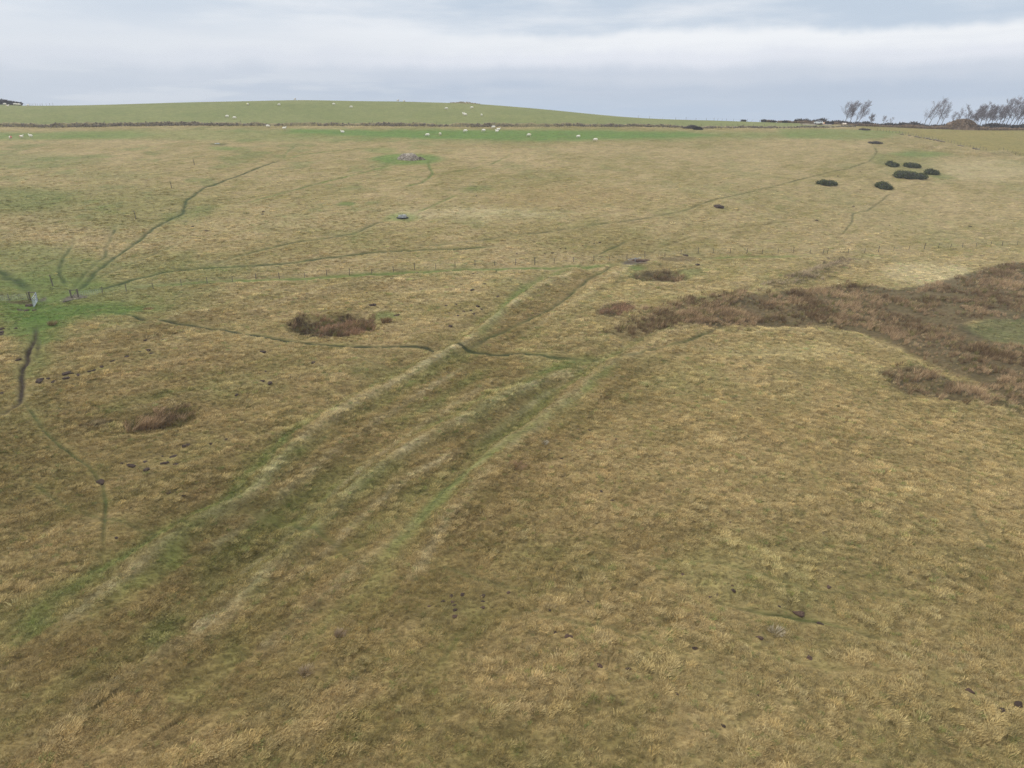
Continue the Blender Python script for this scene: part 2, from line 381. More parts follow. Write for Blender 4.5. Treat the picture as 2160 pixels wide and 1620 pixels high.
# pale crests of the banks
CRESTS = [(r[0], 0.55, 'pale', (0.85, 0.7, 0.4, 0.4, 0.12)[i] if i < 5 else 0.25) for i, r in enumerate(RIDGES[:13])] + [(r[0], 0.32, 'pale', 0.42) for r in RIDGES[13:] if r[2] < 0.8]
AREAS = [  # outline, soft edge, colour, strength, shortness of the grass
 (ell(860,285,900,13), 9, 'gband', 0.35, .5), ([(620,272),(780,276),(1000,276),(1250,276),(1440,278),(1500,285),(1380,292),(1150,297),(900,293),(700,285),(600,280)], 6, 'gband', 0.8, .8),
 ([(-60,280),(80,280),(260,276),(330,284),(260,292),(60,298),(-60,300)], 7, 'gband', 0.45, .6),
 ([(1640,272),(1760,272),(1900,278),(1880,290),(1780,296),(1660,290)], 5, 'gband', 0.5, .7),
 (ell(60,340,150,16), 6, 'green', 0.35, .5), (ell(30,420,120,26), 6, 'green', 0.5, .5), (ell(230,370,110,9), 6, 'green', 0.25, .3),
 (ell(1030,300,160,5), 6, 'green', 0.25, .3), (ell(470,314,28,4), 3, 'gband', 0.5, .5), (ell(205,330,32,4), 3, 'green', 0.5, .5),
 (ell(60,560,150,45), 6, 'green', 0.5, .5), (ell(250,440,220,45), 9, 'green', 0.22, .2), (ell(330,560,260,22), 6, 'green', 0.25, .2), (ell(120,652,200,26), 4, 'green', 0.5, .5), (ell(130,630,300,46), 8, 'green', 0.4, .3), (ell(70,600,150,26), 4, 'green', 0.45, .5), (ell(75,690,70,40), 3, 'bright', 0.5, .6), (ell(245,487,20,10), 3, 'green', 0.4, .5), (ell(380,468,45,7), 3, 'green', 0.4, .5),
 (ell(862,336,72,12), 3, 'gband', 0.75, .9), (ell(805,318,32,5), 3, 'gband', 0.6, .7), (ell(728,430,19,4.5), 1, 'green', 0.7, .8), (ell(790,427,18,3.5), 1.2, 'green', 0.5, .8),
 (ell(1002,396,16,4), 2, 'green', 0.5, .6), (ell(848,459,34,8), 1.6, 'gband', 0.8, .8), (ell(460,305,20,3), 2, 'dgreen', 0.6, .7),
 (ell(1945,325,60,6), 4, 'gband', 0.6, .7), (ell(1855,335,16,12), 3, 'green', 0.4, .5), (ell(1985,372,32,6,-10), 2, 'green', 0.6, .5), (ell(1920,345,60,25), 6, 'green', 0.3, .3),
 (ell(1250,472,30,8), 3, 'green', 0.25, .3),
 (ell(1320,520,60,22), 5, 'olive', 0.45, .1),
 ([(20,640),(62,640),(120,640),(200,640),(290,646),(330,655),(240,662),(160,672),(115,695),(98,725),(92,770),(70,790),(58,760),(55,715),(40,680),(15,665)], 3.0, 'bright', 0.66, .8),
 ([(60,625),(140,612),(215,600),(220,615),(150,640),(60,645)], 2.5, 'green', 0.6, .9),
 (ell(30,700,40,20), 2, 'green', 0.45, .5), (ell(230,605,60,14), 2.5, 'green', 0.25, .5),
 ([(126,640),(150,625),(165,621),(186,627),(160,633),(131,640)], 0.5, 'mud', 0.9, 1),
 (ell(88,633,9,3), 0.4, 'mud', 0.7, 1), ([(22,636),(60,633),(72,640),(28,640)], 0.4, 'rushd', 0.7, .5),
 ([(1308,555),(1330,550),(1350,546),(1364,549),(1378,556),(1345,559),(1322,558)], 0.6, 'mud', 0.9, 1), (ell(1350,549,14,2.2), 0.3, 'red', 0.9, 1), (ell(1370,556,16,1.6), 0.3, 'red', 0.6, 1), (ell(1430,546,36,5), 1.0, 'rushd', 0.6, .5),
 (ell(1345,566,26,5), 1.2, 'bright', 0.6, .7), (ell(1455,573,30,8), 2.0, 'green', 0.5, .5), (ell(1400,562,60,8), 2, 'olive', 0.6, .3),
 ([(2020,690),(2160,668),(2300,665),(2300,745),(2170,738),(2085,720)], 1.2, 'wet', 0.85, .5),
 (ell(815,668,22,9), 1.0, 'green', 0.6, .5), (ell(735,690,14,4), 0.6, 'bright', 0.5, .5),
 (ell(290,1220,90,22,35), 3, 'green', 0.35, .3), (ell(1210,880,50,26,20), 2.5, 'green', 0.25, .3), (ell(925,1290,70,28), 2.0, 'dgreen', 0.3, .3),
 (ell(1690,1298,26,9), 0.9, 'dgreen', 0.5, .4), (ell(1865,880,12,8), 0.6, 'dgreen', 0.5, .4), (ell(1898,980,16,9), 0.7, 'dgreen', 0.5, .4),
 (ell(1285,1140,12,8), 0.5, 'dgreen', 0.4, .4),(ell(1687,1085,10,9), 0.5, 'dgreen', 0.4, .4),(ell(1358,1385,12,9), 0.4, 'dgreen', 0.4, .4),(ell(1582,1395,11,7), 0.4, 'dgreen', 0.4, .4),
 (ell(420,1450,60,50,30), 2.0, 'green', 0.3, .2), (ell(1020,1250,90,30), 2.5, 'dgreen', 0.15, .2), (ell(600,1500,50,30), 1.5, 'dgreen', 0.35, .2),
 (ell(1240,1380,190,110,20), 4, 'tan2', 0.35, 0), (ell(1850,940,260,110,-15), 6, 'tan2', 0.45, 0), (ell(1500,900,200,70), 6, 'tan2', 0.35, 0),
 (ell(1960,578,90,22), 3, 'pale', 0.55, 0), (ell(1650,740,140,18), 3, 'straw', 0.5, 0),
 (ell(1000,800,90,16,25), 2.5, 'brown', 0.5, 0), (ell(830,930,110,22,32), 3, 'brown', 0.35, 0), (ell(440,760,80,16,8), 3, 'brown', 0.30, 0), (ell(560,1170,120,30,30), 3, 'brown', 0.35, 0),
 (ell(230,1400,150,40,30), 3, 'brown', 0.40, 0), (ell(700,1110,100,30,30), 2.5, 'brown', 0.25, 0), (ell(60,1550,160,60,20), 2.5, 'brown', 0.4, 0), (ell(420,1040,110,26,28), 3, 'brown', 0.25, 0),
 (ell(160,930,170,30,10), 4, 'brown', 0.25, 0),
 (ell(200,300,260,5), 5, 'tan', 0.5, .2), (ell(1100,318,330,6), 5, 'tan', 0.5, .2), (ell(1600,325,220,18), 8, 'tan', 0.45, .3), (ell(640,470,280,16), 5, 'tan', 0.55, .1), (ell(1000,450,180,12), 5, 'pale', 0.5, .1), (ell(230,495,220,14), 5, 'tan', 0.5, .1),
 (ell(1200,500,150,20), 6, 'olive2', 0.5, .3), (ell(1200,415,170,22), 8, 'tan2', 0.5, .3), (ell(640,520,230,8), 4, 'olive2', 0.45, .3), (ell(1560,470,200,22), 7, 'tan', 0.45, .2), (ell(1950,450,220,40), 10, 'tan', 0.40, .6), (ell(2080,360,110,22), 8, 'pale', 0.35, .6),
]
AREAS = [(line(p), so, c, s, sh) for p, so, c, s, sh in AREAS]
def wall_y(x): return np.interp(x, WALL[:, 0], WALL[:, 1])

def dome_at(x, y):
    c_, s_ = math.cos(R(42)), math.sin(R(42)); a = x * c_ + y * s_; b = -x * s_ + y * c_
    a = a + fbm(x, y, 2.3, 2, 33) * 0.8; b = b + fbm(x, y, 2.3, 2, 34) * 0.8; g_ = vnoise(x / 3.1, y / 3.1, 35)
    return sstep(vnoise(a / 0.62, b / 0.42, 75) * .5 + vnoise(a / .26, b / .2, 76) * .5, 0.34, 0.86) * (0.45 + 0.9 * g_)
def land(x, y):
    """albedo and shortness of the grass at world positions"""
    n = len(x); wx = x + fbm(x, y, 6, 3, 5) * 1.2; wy = y + fbm(x, y, 6, 3, 9) * 1.2
    ca, sa = math.cos(R(42)), math.sin(R(42))
    a = (x * ca + y * sa); b = (-x * sa + y * ca)
    big = fbm(x, y, 28, 4, 1); mid = fbm(a / 2.2, b, 3.2, 4, 2); fine = fbm(a / 2.5, b, 0.9, 3, 3); gr = fbm(x, y, 11, 4, 4)
    # rough pasture: mixture of bleached grass and olive regrowth
    t = np.clip(0.5 + 0.60 * mid + 0.45 * big + 0.35 * fine, 0, 1)[:, None]
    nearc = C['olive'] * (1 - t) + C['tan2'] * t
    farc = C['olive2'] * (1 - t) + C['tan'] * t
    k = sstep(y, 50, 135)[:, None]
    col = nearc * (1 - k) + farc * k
    rightness = (sstep(x / np.maximum(y, 20), 0.0, 0.45) * (1 - sstep(y, 120, 150)))[:, None]
    col = col * (1 - 0.30 * rightness) + (C['tan2'] * 0.55 + C['straw'] * 0.45) * (0.30 * rightness)
    g = sstep(gr + 0.45 * mid, 0.10, 0.55)[:, None] * (0.22 + 0.22 * sstep(y, 120, 200) * sstep(-x, -40, 60))[:, None]
    col = col * (1 - g) + C['green'] * g
    bm = sstep(fbm(a / 2.5, b, 7, 3, 14), 0.15, 0.6)[:, None] * 0.28 * (1 - k)
    col = col * (1 - bm) + C['brown'] * bm
    short = sstep(y, 110, 190) * 0.35
    # improved grazing beyond the wall
    wy0 = wall_y(x); up = sstep(y - wy0, -0.5, 1.5) * (1 - sstep(x, 150, 175))
    tg = np.clip(0.5 + 0.5 * fbm(x, y, 18, 4, 21) + 0.2 * fbm(x, y, 2, 2, 22), 0, 1)[:, None]
    gf = C['gfield'] * tg + s2l(116,122,70) * (1 - tg) 
    col = col * (1 - up[:, None]) + gf * up[:, None]; short = np.maximum(short, up)
    # yellowish field beyond the eastern fence
    ef = sstep(y - np.interp(x, EAST[:, 0], EAST[:, 1]), 0, 2) * sstep(x, EAST[0, 0] - 4, EAST[0, 0] + 4)
    if True:
        order = np.argsort(EAST[:, 0]); Ex = EAST[order]
        yy = np.interp(x, Ex[:, 0], Ex[:, 1]); ef = sstep(y - yy, 0, 2) * sstep(x, Ex[0, 0] - 3, Ex[0, 0] + 3)
        ef = ef[:, None]; tg2 = np.clip(0.5 + 0.5 * fbm(x, y, 12, 4, 24), 0, 1)[:, None]
        col = col * (1 - ef) + (C['yell'] * tg2 + s2l(132,122,70) * (1 - tg2)) * ef; short = np.maximum(short, ef[:, 0] * .9)
    def blend(k, m, c, s):
        mm = np.clip(m * s, 0, 1)[:, None]; col[k] = col[k] * (1 - mm) + c * mm
    for L, so, c, s, sh in AREAS:
        k = near(wx, wy, L, so * 1.6)
        if len(k):
            m = area_mask(wx[k], wy[k], L, so); m = np.clip(m * (1.05 + 0.55 * mid[k] + 0.25 * fine[k]), 0, 1)
            blend(k, m, C[c], s); short[k] = np.maximum(short[k], m * sh)
    for L, wd, c, s in CRESTS:
        k = near(x, y, L, 8)
        if len(k):
            d, sg = seg_dist(x[k], y[k], L); br = np.clip(0.75 + 0.9 * fbm(x[k], y[k], 5, 3, 41), 0, 1.15)
            br = br * np.clip(0.9 + 0.6 * fbm(x[k], y[k], 1.6, 2, 47), 0.1, 1.2)
            blend(k, np.exp(-((d * sg - 0.3) / wd) ** 2) * br, C[c], s)
            blend(k, np.exp(-((d * sg + 2.1) / 1.1) ** 2) * np.clip(0.75 + fbm(x[k], y[k], 8, 3, 43), 0, 1), C['green'], 0.62 * min(1, s + .2))
            blend(k, np.exp(-((d * sg - 3.6) / 2.0) ** 2), C['brown'], 0.45 * min(1, s + .2))
    for key, (L, h, sp, tone) in RUSH.items():
        k = near(wx, wy, L, 3)
        if len(k): m = area_mask(wx[k], wy[k], L, 0.8); blend(k, m, C['rushd'] * .8, 0.75 if key not in ('mid', 'upper') else 0.35)
    trod = np.zeros(n); low = np.zeros(n)
    for L, wd, c, s in PATHS:
        k = near(x, y, L, wd * 4)
        if len(k):
            jx = x[k] + fbm(x[k], y[k], 2.5, 2, 51) * wd * 0.55; jy = y[k] + fbm(x[k], y[k], 2.5, 2, 52) * wd * 0.55
            d, _ = seg_dist(jx, jy, L); br = np.clip((1.0 if s > 0.85 else 0.9) + (0.4 if s > 0.85 else 0.8) * fbm(x[k], y[k], 4.0, 4, 53), 0.0, 1.1)
            e1 = np.hypot(x[k] - L[-1, 0], y[k] - L[-1, 1]); e0 = np.hypot(x[k] - L[0, 0], y[k] - L[0, 1]); br = br * sstep(e1, 0, 9) * (0.35 + 0.65 * sstep(e0, 0, 5))
            m = np.exp(-(d / wd) ** 2) * br
            blend(k, np.clip(m, 0, 1), C[c], s); trod[k] = np.maximum(trod[k], np.exp(-(d / (wd * 1.1)) ** 2) * (1 if s > .55 else .3 * s))
            short[k] = np.maximum(short[k], np.clip(m, 0, 1) * (0.95 if s > .6 else 0.9 * s)); low[k] = np.maximum(low[k], np.exp(-(d / (wd + 0.5)) ** 2) * min(1, s + .1) * np.clip(br * 1.5, 0, 1))
    return col, np.clip(short, 0, 1), trod, low, mid

# ------------------------------------------------------------------ object helpers
def link(o, parent=None):
    COL.objects.link(o)
    if parent: o.parent = parent
    return o
def tag(o, label=None, cat=None, group=None, kind=None):
    for k, v in (('label', label), ('category', cat), ('group', group), ('kind', kind)):
        if v: o[k] = v
    return o
def empty(name, loc, label=None, cat=None, group=None, rz=0.0):
    o = bpy.data.objects.new(name, None); o.empty_display_size = 0.5; link(o); o.location = loc; o.rotation_euler = (0, 0, rz)
    return tag(o, label, cat, group)
def mesh_np(name, verts, faces_flat, nper, mats, parent=None, smooth=False, colors=None):
    """mesh from numpy arrays; all faces have nper corners"""
    me = bpy.data.meshes.new(name); nv = len(verts); nf = len(faces_flat) // nper
    me.vertices.add(nv); me.vertices.foreach_set('co', np.asarray(verts, np.float32).ravel())
    me.loops.add(nf * nper); me.loops.foreach_set('vertex_index', np.asarray(faces_flat, np.int32))
    me.polygons.add(nf); me.polygons.foreach_set('loop_start', np.arange(0, nf * nper, nper, dtype=np.int32))
    if smooth: me.polygons.foreach_set('use_smooth', np.ones(nf, bool))
    me.update(calc_edges=True)
    if colors is not None:
        at_ = me.attributes.new('col', 'FLOAT_COLOR', 'POINT')
        at_.data.foreach_set('color', np.column_stack([colors, np.ones(nv)]).astype(np.float32).ravel())
    for m in (mats if isinstance(mats, (list, tuple)) else [mats]): me.materials.append(m)
    o = bpy.data.objects.new(name, me); link(o, parent); return o
class MB:
    """collects shapes into one mesh"""
    def __init__(self): self.v = []; self.f = []
    def add(self, vs, fs):
        n = len(self.v); self.v += [tuple(p) for p in vs]; self.f += [tuple(i + n for i in f) for f in fs]
    def box(self, c, s, rz=0, tilt=None):
        m = Matrix.Rotation(rz, 4, 'Z')
        if tilt is not None: m = tilt.to_4x4() @ m
        vs = [Vector(c) + (m @ Vector((sx * s[0] / 2, sy * s[1] / 2, sz * s[2] / 2))) for sx in (-1, 1) for sy in (-1, 1) for sz in (-1, 1)]
        self.add(vs, [(0, 1, 3, 2), (4, 6, 7, 5), (0, 4, 5, 1), (2, 3, 7, 6), (0, 2, 6, 4), (1, 5, 7, 3)])
    def tube(self, pts, rad, sides=6, cap=True):
        pts = [Vector(p) for p in pts]; rad = rad if isinstance(rad, (list, tuple)) else [rad] * len(pts); rings = []
        for i, p in enumerate(pts):
            d = (pts[min(i + 1, len(pts) - 1)] - pts[max(i - 1, 0)])
            if d.length < 1e-6: d = Vector((0, 0, 1))
            d.normalize(); a = d.orthogonal().normalized(); b = d.cross(a)
            if abs(d.z) < 0.95: a = d.cross(Vector((0, 0, 1))).normalized(); b = d.cross(a)
            else: a = Vector((1, 0, 0)); a = (a - d * a.dot(d)).normalized(); b = d.cross(a)
            rings.append([p + (a * math.cos(t) + b * math.sin(t)) * rad[i] for t in [2 * math.pi * k / sides for k in range(sides)]])
        vs = [q for r in rings for q in r]; fs = []
        for i in range(len(pts) - 1):
            for k in range(sides):
                fs.append((i * sides + k, i * sides + (k + 1) % sides, (i + 1) * sides + (k + 1) % sides, (i + 1) * sides + k))
        if cap: fs.append(tuple(range(sides))[::-1]); fs.append(tuple((len(pts) - 1) * sides + k for k in range(sides)))
        self.add(vs, fs)
    def build(self, name, mat, parent=None, smooth=False, data_only=False):
        me = bpy.data.meshes.new(name); me.from_pydata(self.v, [], self.f); me.update()
        if smooth: me.polygons.foreach_set('use_smooth', [True] * len(me.polygons))
        for m in (mat if isinstance(mat, (list, tuple)) else [mat]): me.materials.append(m)
        if data_only: return me
        o = bpy.data.objects.new(name, me); link(o, parent); return o
def material(name, base, var=0.25, scale=4.0, rough=0.85, base2=None, bump=0.3, metal=0.0, spec=0.3, coord='Object', detail=5):
    m = bpy.data.materials.new(name); m.use_nodes = True; m.node_tree.nodes.clear(); t = NT(m.node_tree)
    o = t.new('ShaderNodeOutputMaterial'); p = t.new('ShaderNodeBsdfPrincipled'); t.link(p.outputs[0], o.inputs[0])
    tcn = t.new('ShaderNodeTexCoord'); nz = t.noise(tcn.outputs[coord], scale, detail, 0.6)
    b2 = base2 if base2 is not None else tuple(c * (1 - var) for c in base)
    t.link(t.mix(t.smooth(nz, 0.32, 0.68), b2, base), p.inputs['Base Color'])
    p.inputs['Roughness'].default_value = rough; p.inputs['Metallic'].default_value = metal; p.inputs['Specular IOR Level'].default_value = spec
    if bump:
        bn = t.new('ShaderNodeBump'); bn.inputs['Strength'].default_value = bump; bn.inputs['Distance'].default_value = 0.05
        t.link(t.noise(tcn.outputs[coord], scale * 3, 4), bn.inputs['Height']); t.link(bn.outputs[0], p.inputs['Normal'])
    return m

# ------------------------------------------------------------------ the ground
def ground_material():
    m = bpy.data.materials.new('pasture'); m.use_nodes = True; m.node_tree.nodes.clear(); t = NT(m.node_tree)
    o = t.new('ShaderNodeOutputMaterial'); p = t.new('ShaderNodeBsdfPrincipled'); t.link(p.outputs[0], o.inputs[0])
    at_ = t.new('ShaderNodeAttribute', attribute_name='col')
    g = t.new('ShaderNodeNewGeometry')
    mp = t.new('ShaderNodeMapping'); t.link(g.outputs['Position'], mp.inputs[0]); mp.inputs['Rotation'].default_value = (0, 0, R(-42)); mp.inputs['Scale'].default_value = (0.4, 1, 1)
    n1 = t.noise(mp.outputs[0], 3.2, 5, 0.6); n2 = t.noise(mp.outputs[0], 0.9, 5, 0.62)
    f = t.math('MULTIPLY_ADD', t.smooth(n1, 0.30, 0.70), 0.46, 0.62)
    f2 = t.math('MULTIPLY_ADD', t.smooth(n2, 0.30, 0.70), 0.40, 0.74)
    mul = t.new('ShaderNodeVectorMath', operation='SCALE'); t.link(at_.outputs['Color'], mul.inputs[0]); t.link(t.math('MULTIPLY', f, f2), mul.inputs[3])
    n3 = t.noise(g.outputs['Position'], 0.35, 4, 0.6)
    c = t.mix(t.smooth(n3, 0.42, 0.68, 0, 0.25), mul.outputs[0], t.mix(1.0, mul.outputs[0], (0.78, 1.02, 0.72), 'MULTIPLY'))
    t.link(c, p.inputs['Base Color']); p.inputs['Roughness'].default_value = 0.95; p.inputs['Specular IOR Level'].default_value = 0.1
    bn = t.new('ShaderNodeBump'); bn.inputs['Strength'].default_value = 0.9; bn.inputs['Distance'].default_value = 0.22
    t.link(t.math('ADD', n1, t.math('MULTIPLY', n2, 1.2)), bn.inputs['Height']); t.link(bn.outputs[0], p.inputs['Normal'])
    return m
M_GROUND = ground_material()

ys = [-900, -600, -350, -200, -100, -50, -20, 0, 10]
y = 16.0
while y < 470:
    ys.append(y); y += min(0.0044 * y, 0.46) if y > 22 else 0.5
while y < 1100: ys.append(y); y += max(3, (y - 460) * 0.12)
ys = np.array(ys)
ts = np.concatenate([-np.geomspace(40, 0.9, 44), np.linspace(-0.88, 0.88, 1290), np.geomspace(0.9, 40, 44)])
sc_ = np.maximum(ys, 20)
GX = np.clip(sc_[:, None] * ts[None, :], -1100, 1100) ; GY = np.repeat(ys[:, None], len(ts), 1)
# the columns clipped at the rim still need to differ
GX = GX + np.sign(ts)[None, :] * np.abs(ts)[None, :] * 0.5
gx = GX.ravel(); gy = GY.ravel()
gz = np.empty_like(gx)
for i in range(0, len(gx), 200000): gz[i:i + 200000] = Hm(gx[i:i + 200000], gy[i:i + 200000])
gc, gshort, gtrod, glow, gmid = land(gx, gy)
ca, sa = math.cos(R(42)), math.sin(R(42))
A_ = gx * ca + gy * sa; B_ = -gx * sa + gy * ca
rel = fbm(A_ / 1.8, B_, 1.1, 3, 61) * 0.16 + fbm(gx, gy, 3.5, 3, 62) * 0.14 + fbm(gx, gy, 14, 2, 63) * 0.30
tuss = np.maximum(fbm(A_ / 1.5, B_, 2.2, 3, 64), 0) * 0.35
inrange = 1 - sstep(gy, 330, 420) * 0.7
gz += (rel * (1 - 0.75 * gshort) + tuss * (1 - gshort) * 0.8) * inrange - gtrod * 0.16
gz += dome_at(gx, gy) * 0.20 * (1 - 0.85 * gshort) * (1 - sstep(gy, 110, 170)) * sstep(gy, 10, 20) * (1 - np.clip(glow * 1.4, 0, 1))
nr, nc = GX.shape
idx = np.arange(nr * nc).reshape(nr, nc)
q = np.stack([idx[:-1, :-1], idx[:-1, 1:], idx[1:, 1:], idx[1:, :-1]], -1).reshape(-1)
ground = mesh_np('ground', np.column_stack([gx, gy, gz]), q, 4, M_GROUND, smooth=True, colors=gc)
tag(ground, kind='structure')

# grid look-up of the finished surface for everything that stands on it
def surf(x, y):
    x = np.asarray(x, float); y = np.asarray(y, float)
    i = np.clip(np.searchsorted(ys, y) - 1, 0, nr - 2); fy = (y - ys[i]) / (ys[i + 1] - ys[i])
    def row(ii):
        t = x / (sc_[ii] + 0.5 * np.ones_like(x)); j = np.clip(np.searchsorted(ts, t) - 1, 0, nc - 2)
        ft = np.clip((t - ts[j]) / (ts[j + 1] - ts[j]), 0, 1)
        return gz[ii * nc + j] * (1 - ft) + gz[ii * nc + j + 1] * ft
    return row(i) * (1 - fy) + row(i + 1) * fy
def ground_z(x, y): return float(surf(np.array([x]), np.array([y]))[0])
def gspot(u, v):
    p = at(u, v); return Vector((p[0], p[1], ground_z(p[0], p[1])))
def gdepth(u, D):
    p = at_depth(u, D); return Vector((p[0], p[1], ground_z(p[0], p[1])))

# ------------------------------------------------------------------ grass and rushes (nobody could count them)
def blade_material(name, rough=0.8, tip=2.0, root=0.85):
    m = bpy.data.materials.new(name); m.use_nodes = True; m.node_tree.nodes.clear(); t = NT(m.node_tree)
    o = t.new('ShaderNodeOutputMaterial'); p = t.new('ShaderNodeBsdfPrincipled'); t.link(p.outputs[0], o.inputs[0])
    at_ = t.new('ShaderNodeAttribute', attribute_name='col', attribute_type='INSTANCER')
    bl = t.new('ShaderNodeAttribute', attribute_name='blade')       # random per blade
    tcn = t.new('ShaderNodeNewGeometry')
    n = t.noise(tcn.outputs['Position'], 1.3, 3, 0.6)
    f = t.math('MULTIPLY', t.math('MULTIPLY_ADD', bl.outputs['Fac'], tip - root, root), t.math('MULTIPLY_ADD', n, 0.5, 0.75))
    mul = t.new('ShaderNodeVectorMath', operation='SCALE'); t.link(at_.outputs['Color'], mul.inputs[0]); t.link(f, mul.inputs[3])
    t.link(mul.outputs[0], p.inputs['Base Color']); p.inputs['Roughness'].default_value = rough; p.inputs['Specular IOR Level'].default_value = 0.15
    return m
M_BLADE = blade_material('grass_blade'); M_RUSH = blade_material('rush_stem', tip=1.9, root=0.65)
def tuft_mesh(name, seed, nb, spread, height, width, lean, mat, upright=0.4):
    rg = np.random.default_rng(seed); V = []; Q = []; A = []
    for b in range(nb):
        r = spread * math.sqrt(rg.random()); a = rg.random() * 6.283
        p = np.array([r * math.cos(a), r * math.sin(a), -0.03]); L = height * (0.6 + 0.7 * rg.random())
        out_ = np.array([math.cos(a), math.sin(a), 0]) * (0.5 * r / spread + 0.15 * rg.random())
        d = np.array([lean * (0.6 + 0.8 * rg.random()), 0.0, 0]) + out_ * (1 - upright) + np.array([rg.normal() * .22, rg.normal() * .22, 0])
        th = rg.random() * 6.283; sd = np.array([math.cos(th), math.sin(th), 0]) * width * (0.7 + .6 * rg.random())
        n0 = len(V); shade = rg.random()
        for i, tt in enumerate((0.0, 0.5, 1.0)):
            c = p + np.array([0, 0, 1.0]) * L * (tt - 0.30 * tt * tt * np.linalg.norm(d)) + d * L * tt ** 1.5
            wd = (1.0, 0.85, 0.25)[i]
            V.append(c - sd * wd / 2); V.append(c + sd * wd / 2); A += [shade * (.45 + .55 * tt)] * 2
        Q += [n0, n0 + 1, n0 + 3, n0 + 2, n0 + 2, n0 + 3, n0 + 5, n0 + 4]
    me = bpy.data.meshes.new(name); nf = len(Q) // 4
    me.vertices.add(len(V)); me.vertices.foreach_set('co', np.array(V, np.float32).ravel())
    me.loops.add(len(Q)); me.loops.foreach_set('vertex_index', np.array(Q, np.int32))
    me.polygons.add(nf); me.polygons.foreach_set('loop_start', np.arange(0, len(Q), 4, dtype=np.int32)); me.update(calc_edges=True)
    a_ = me.attributes.new('blade', 'FLOAT', 'POINT'); a_.data.foreach_set('value', np.array(A, np.float32)); me.materials.append(mat)
    return bpy.data.objects.new(name, me)
def tuft_set(name, objs):
    c = bpy.data.collections.new(name)
    for o in objs: c.objects.link(o)
    return c
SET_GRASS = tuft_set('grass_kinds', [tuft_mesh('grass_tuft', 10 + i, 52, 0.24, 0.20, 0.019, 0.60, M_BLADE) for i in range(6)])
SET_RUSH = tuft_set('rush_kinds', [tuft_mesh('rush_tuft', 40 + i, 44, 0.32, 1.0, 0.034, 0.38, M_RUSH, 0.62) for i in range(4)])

def scatter(name, src, pos, col, scl, rot, label, cat, parent=None):
    me = bpy.data.meshes.new(name); n = len(pos); me.vertices.add(n); me.vertices.foreach_set('co', np.asarray(pos, np.float32).ravel())
    a = me.attributes.new('col', 'FLOAT_COLOR', 'POINT'); a.data.foreach_set('color', np.column_stack([col, np.ones(n)]).astype(np.float32).ravel())
    a = me.attributes.new('scl', 'FLOAT_VECTOR', 'POINT'); a.data.foreach_set('vector', np.asarray(scl, np.float32).ravel())
    a = me.attributes.new('rot', 'FLOAT_VECTOR', 'POINT'); a.data.foreach_set('vector', np.asarray(rot, np.float32).ravel())
    o = bpy.data.objects.new(name, me); link(o, parent)
    tree = bpy.data.node_groups.new(name, 'GeometryNodeTree'); tree.is_modifier = True
    tree.interface.new_socket('Geometry', in_out='INPUT', socket_type='NodeSocketGeometry'); tree.interface.new_socket('Geometry', in_out='OUTPUT', socket_type='NodeSocketGeometry')
    g = NT(tree); gi = g.new('NodeGroupInput'); go = g.new('NodeGroupOutput'); ip = g.new('GeometryNodeInstanceOnPoints')
    ci = g.new('GeometryNodeCollectionInfo'); ci.inputs[0].default_value = src; ci.inputs[1].default_value = True; ci.inputs[2].default_value = True
    g.link(gi.outputs[0], ip.inputs['Points']); g.link(ci.outputs[0], ip.inputs['Instance']); ip.inputs['Pick Instance'].default_value = True
    for nm, sock in (('scl', 'Scale'), ('rot', 'Rotation')):
        na = g.new('GeometryNodeInputNamedAttribute', data_type='FLOAT_VECTOR'); na.inputs[0].default_value = nm; g.link(na.outputs[0], ip.inputs[sock])
    rv = g.new('FunctionNodeRandomValue', data_type='INT'); rv.inputs[4].default_value = 0; rv.inputs[5].default_value = 63
    g.link(rv.outputs[2], ip.inputs['Instance Index'])
    g.link(ip.outputs[0], go.inputs[0])
    md = o.modifiers.new('scatter', 'NODES'); md.node_group = tree
    tag(o, label, cat, kind='stuff'); return o

rg = np.random.default_rng(7)


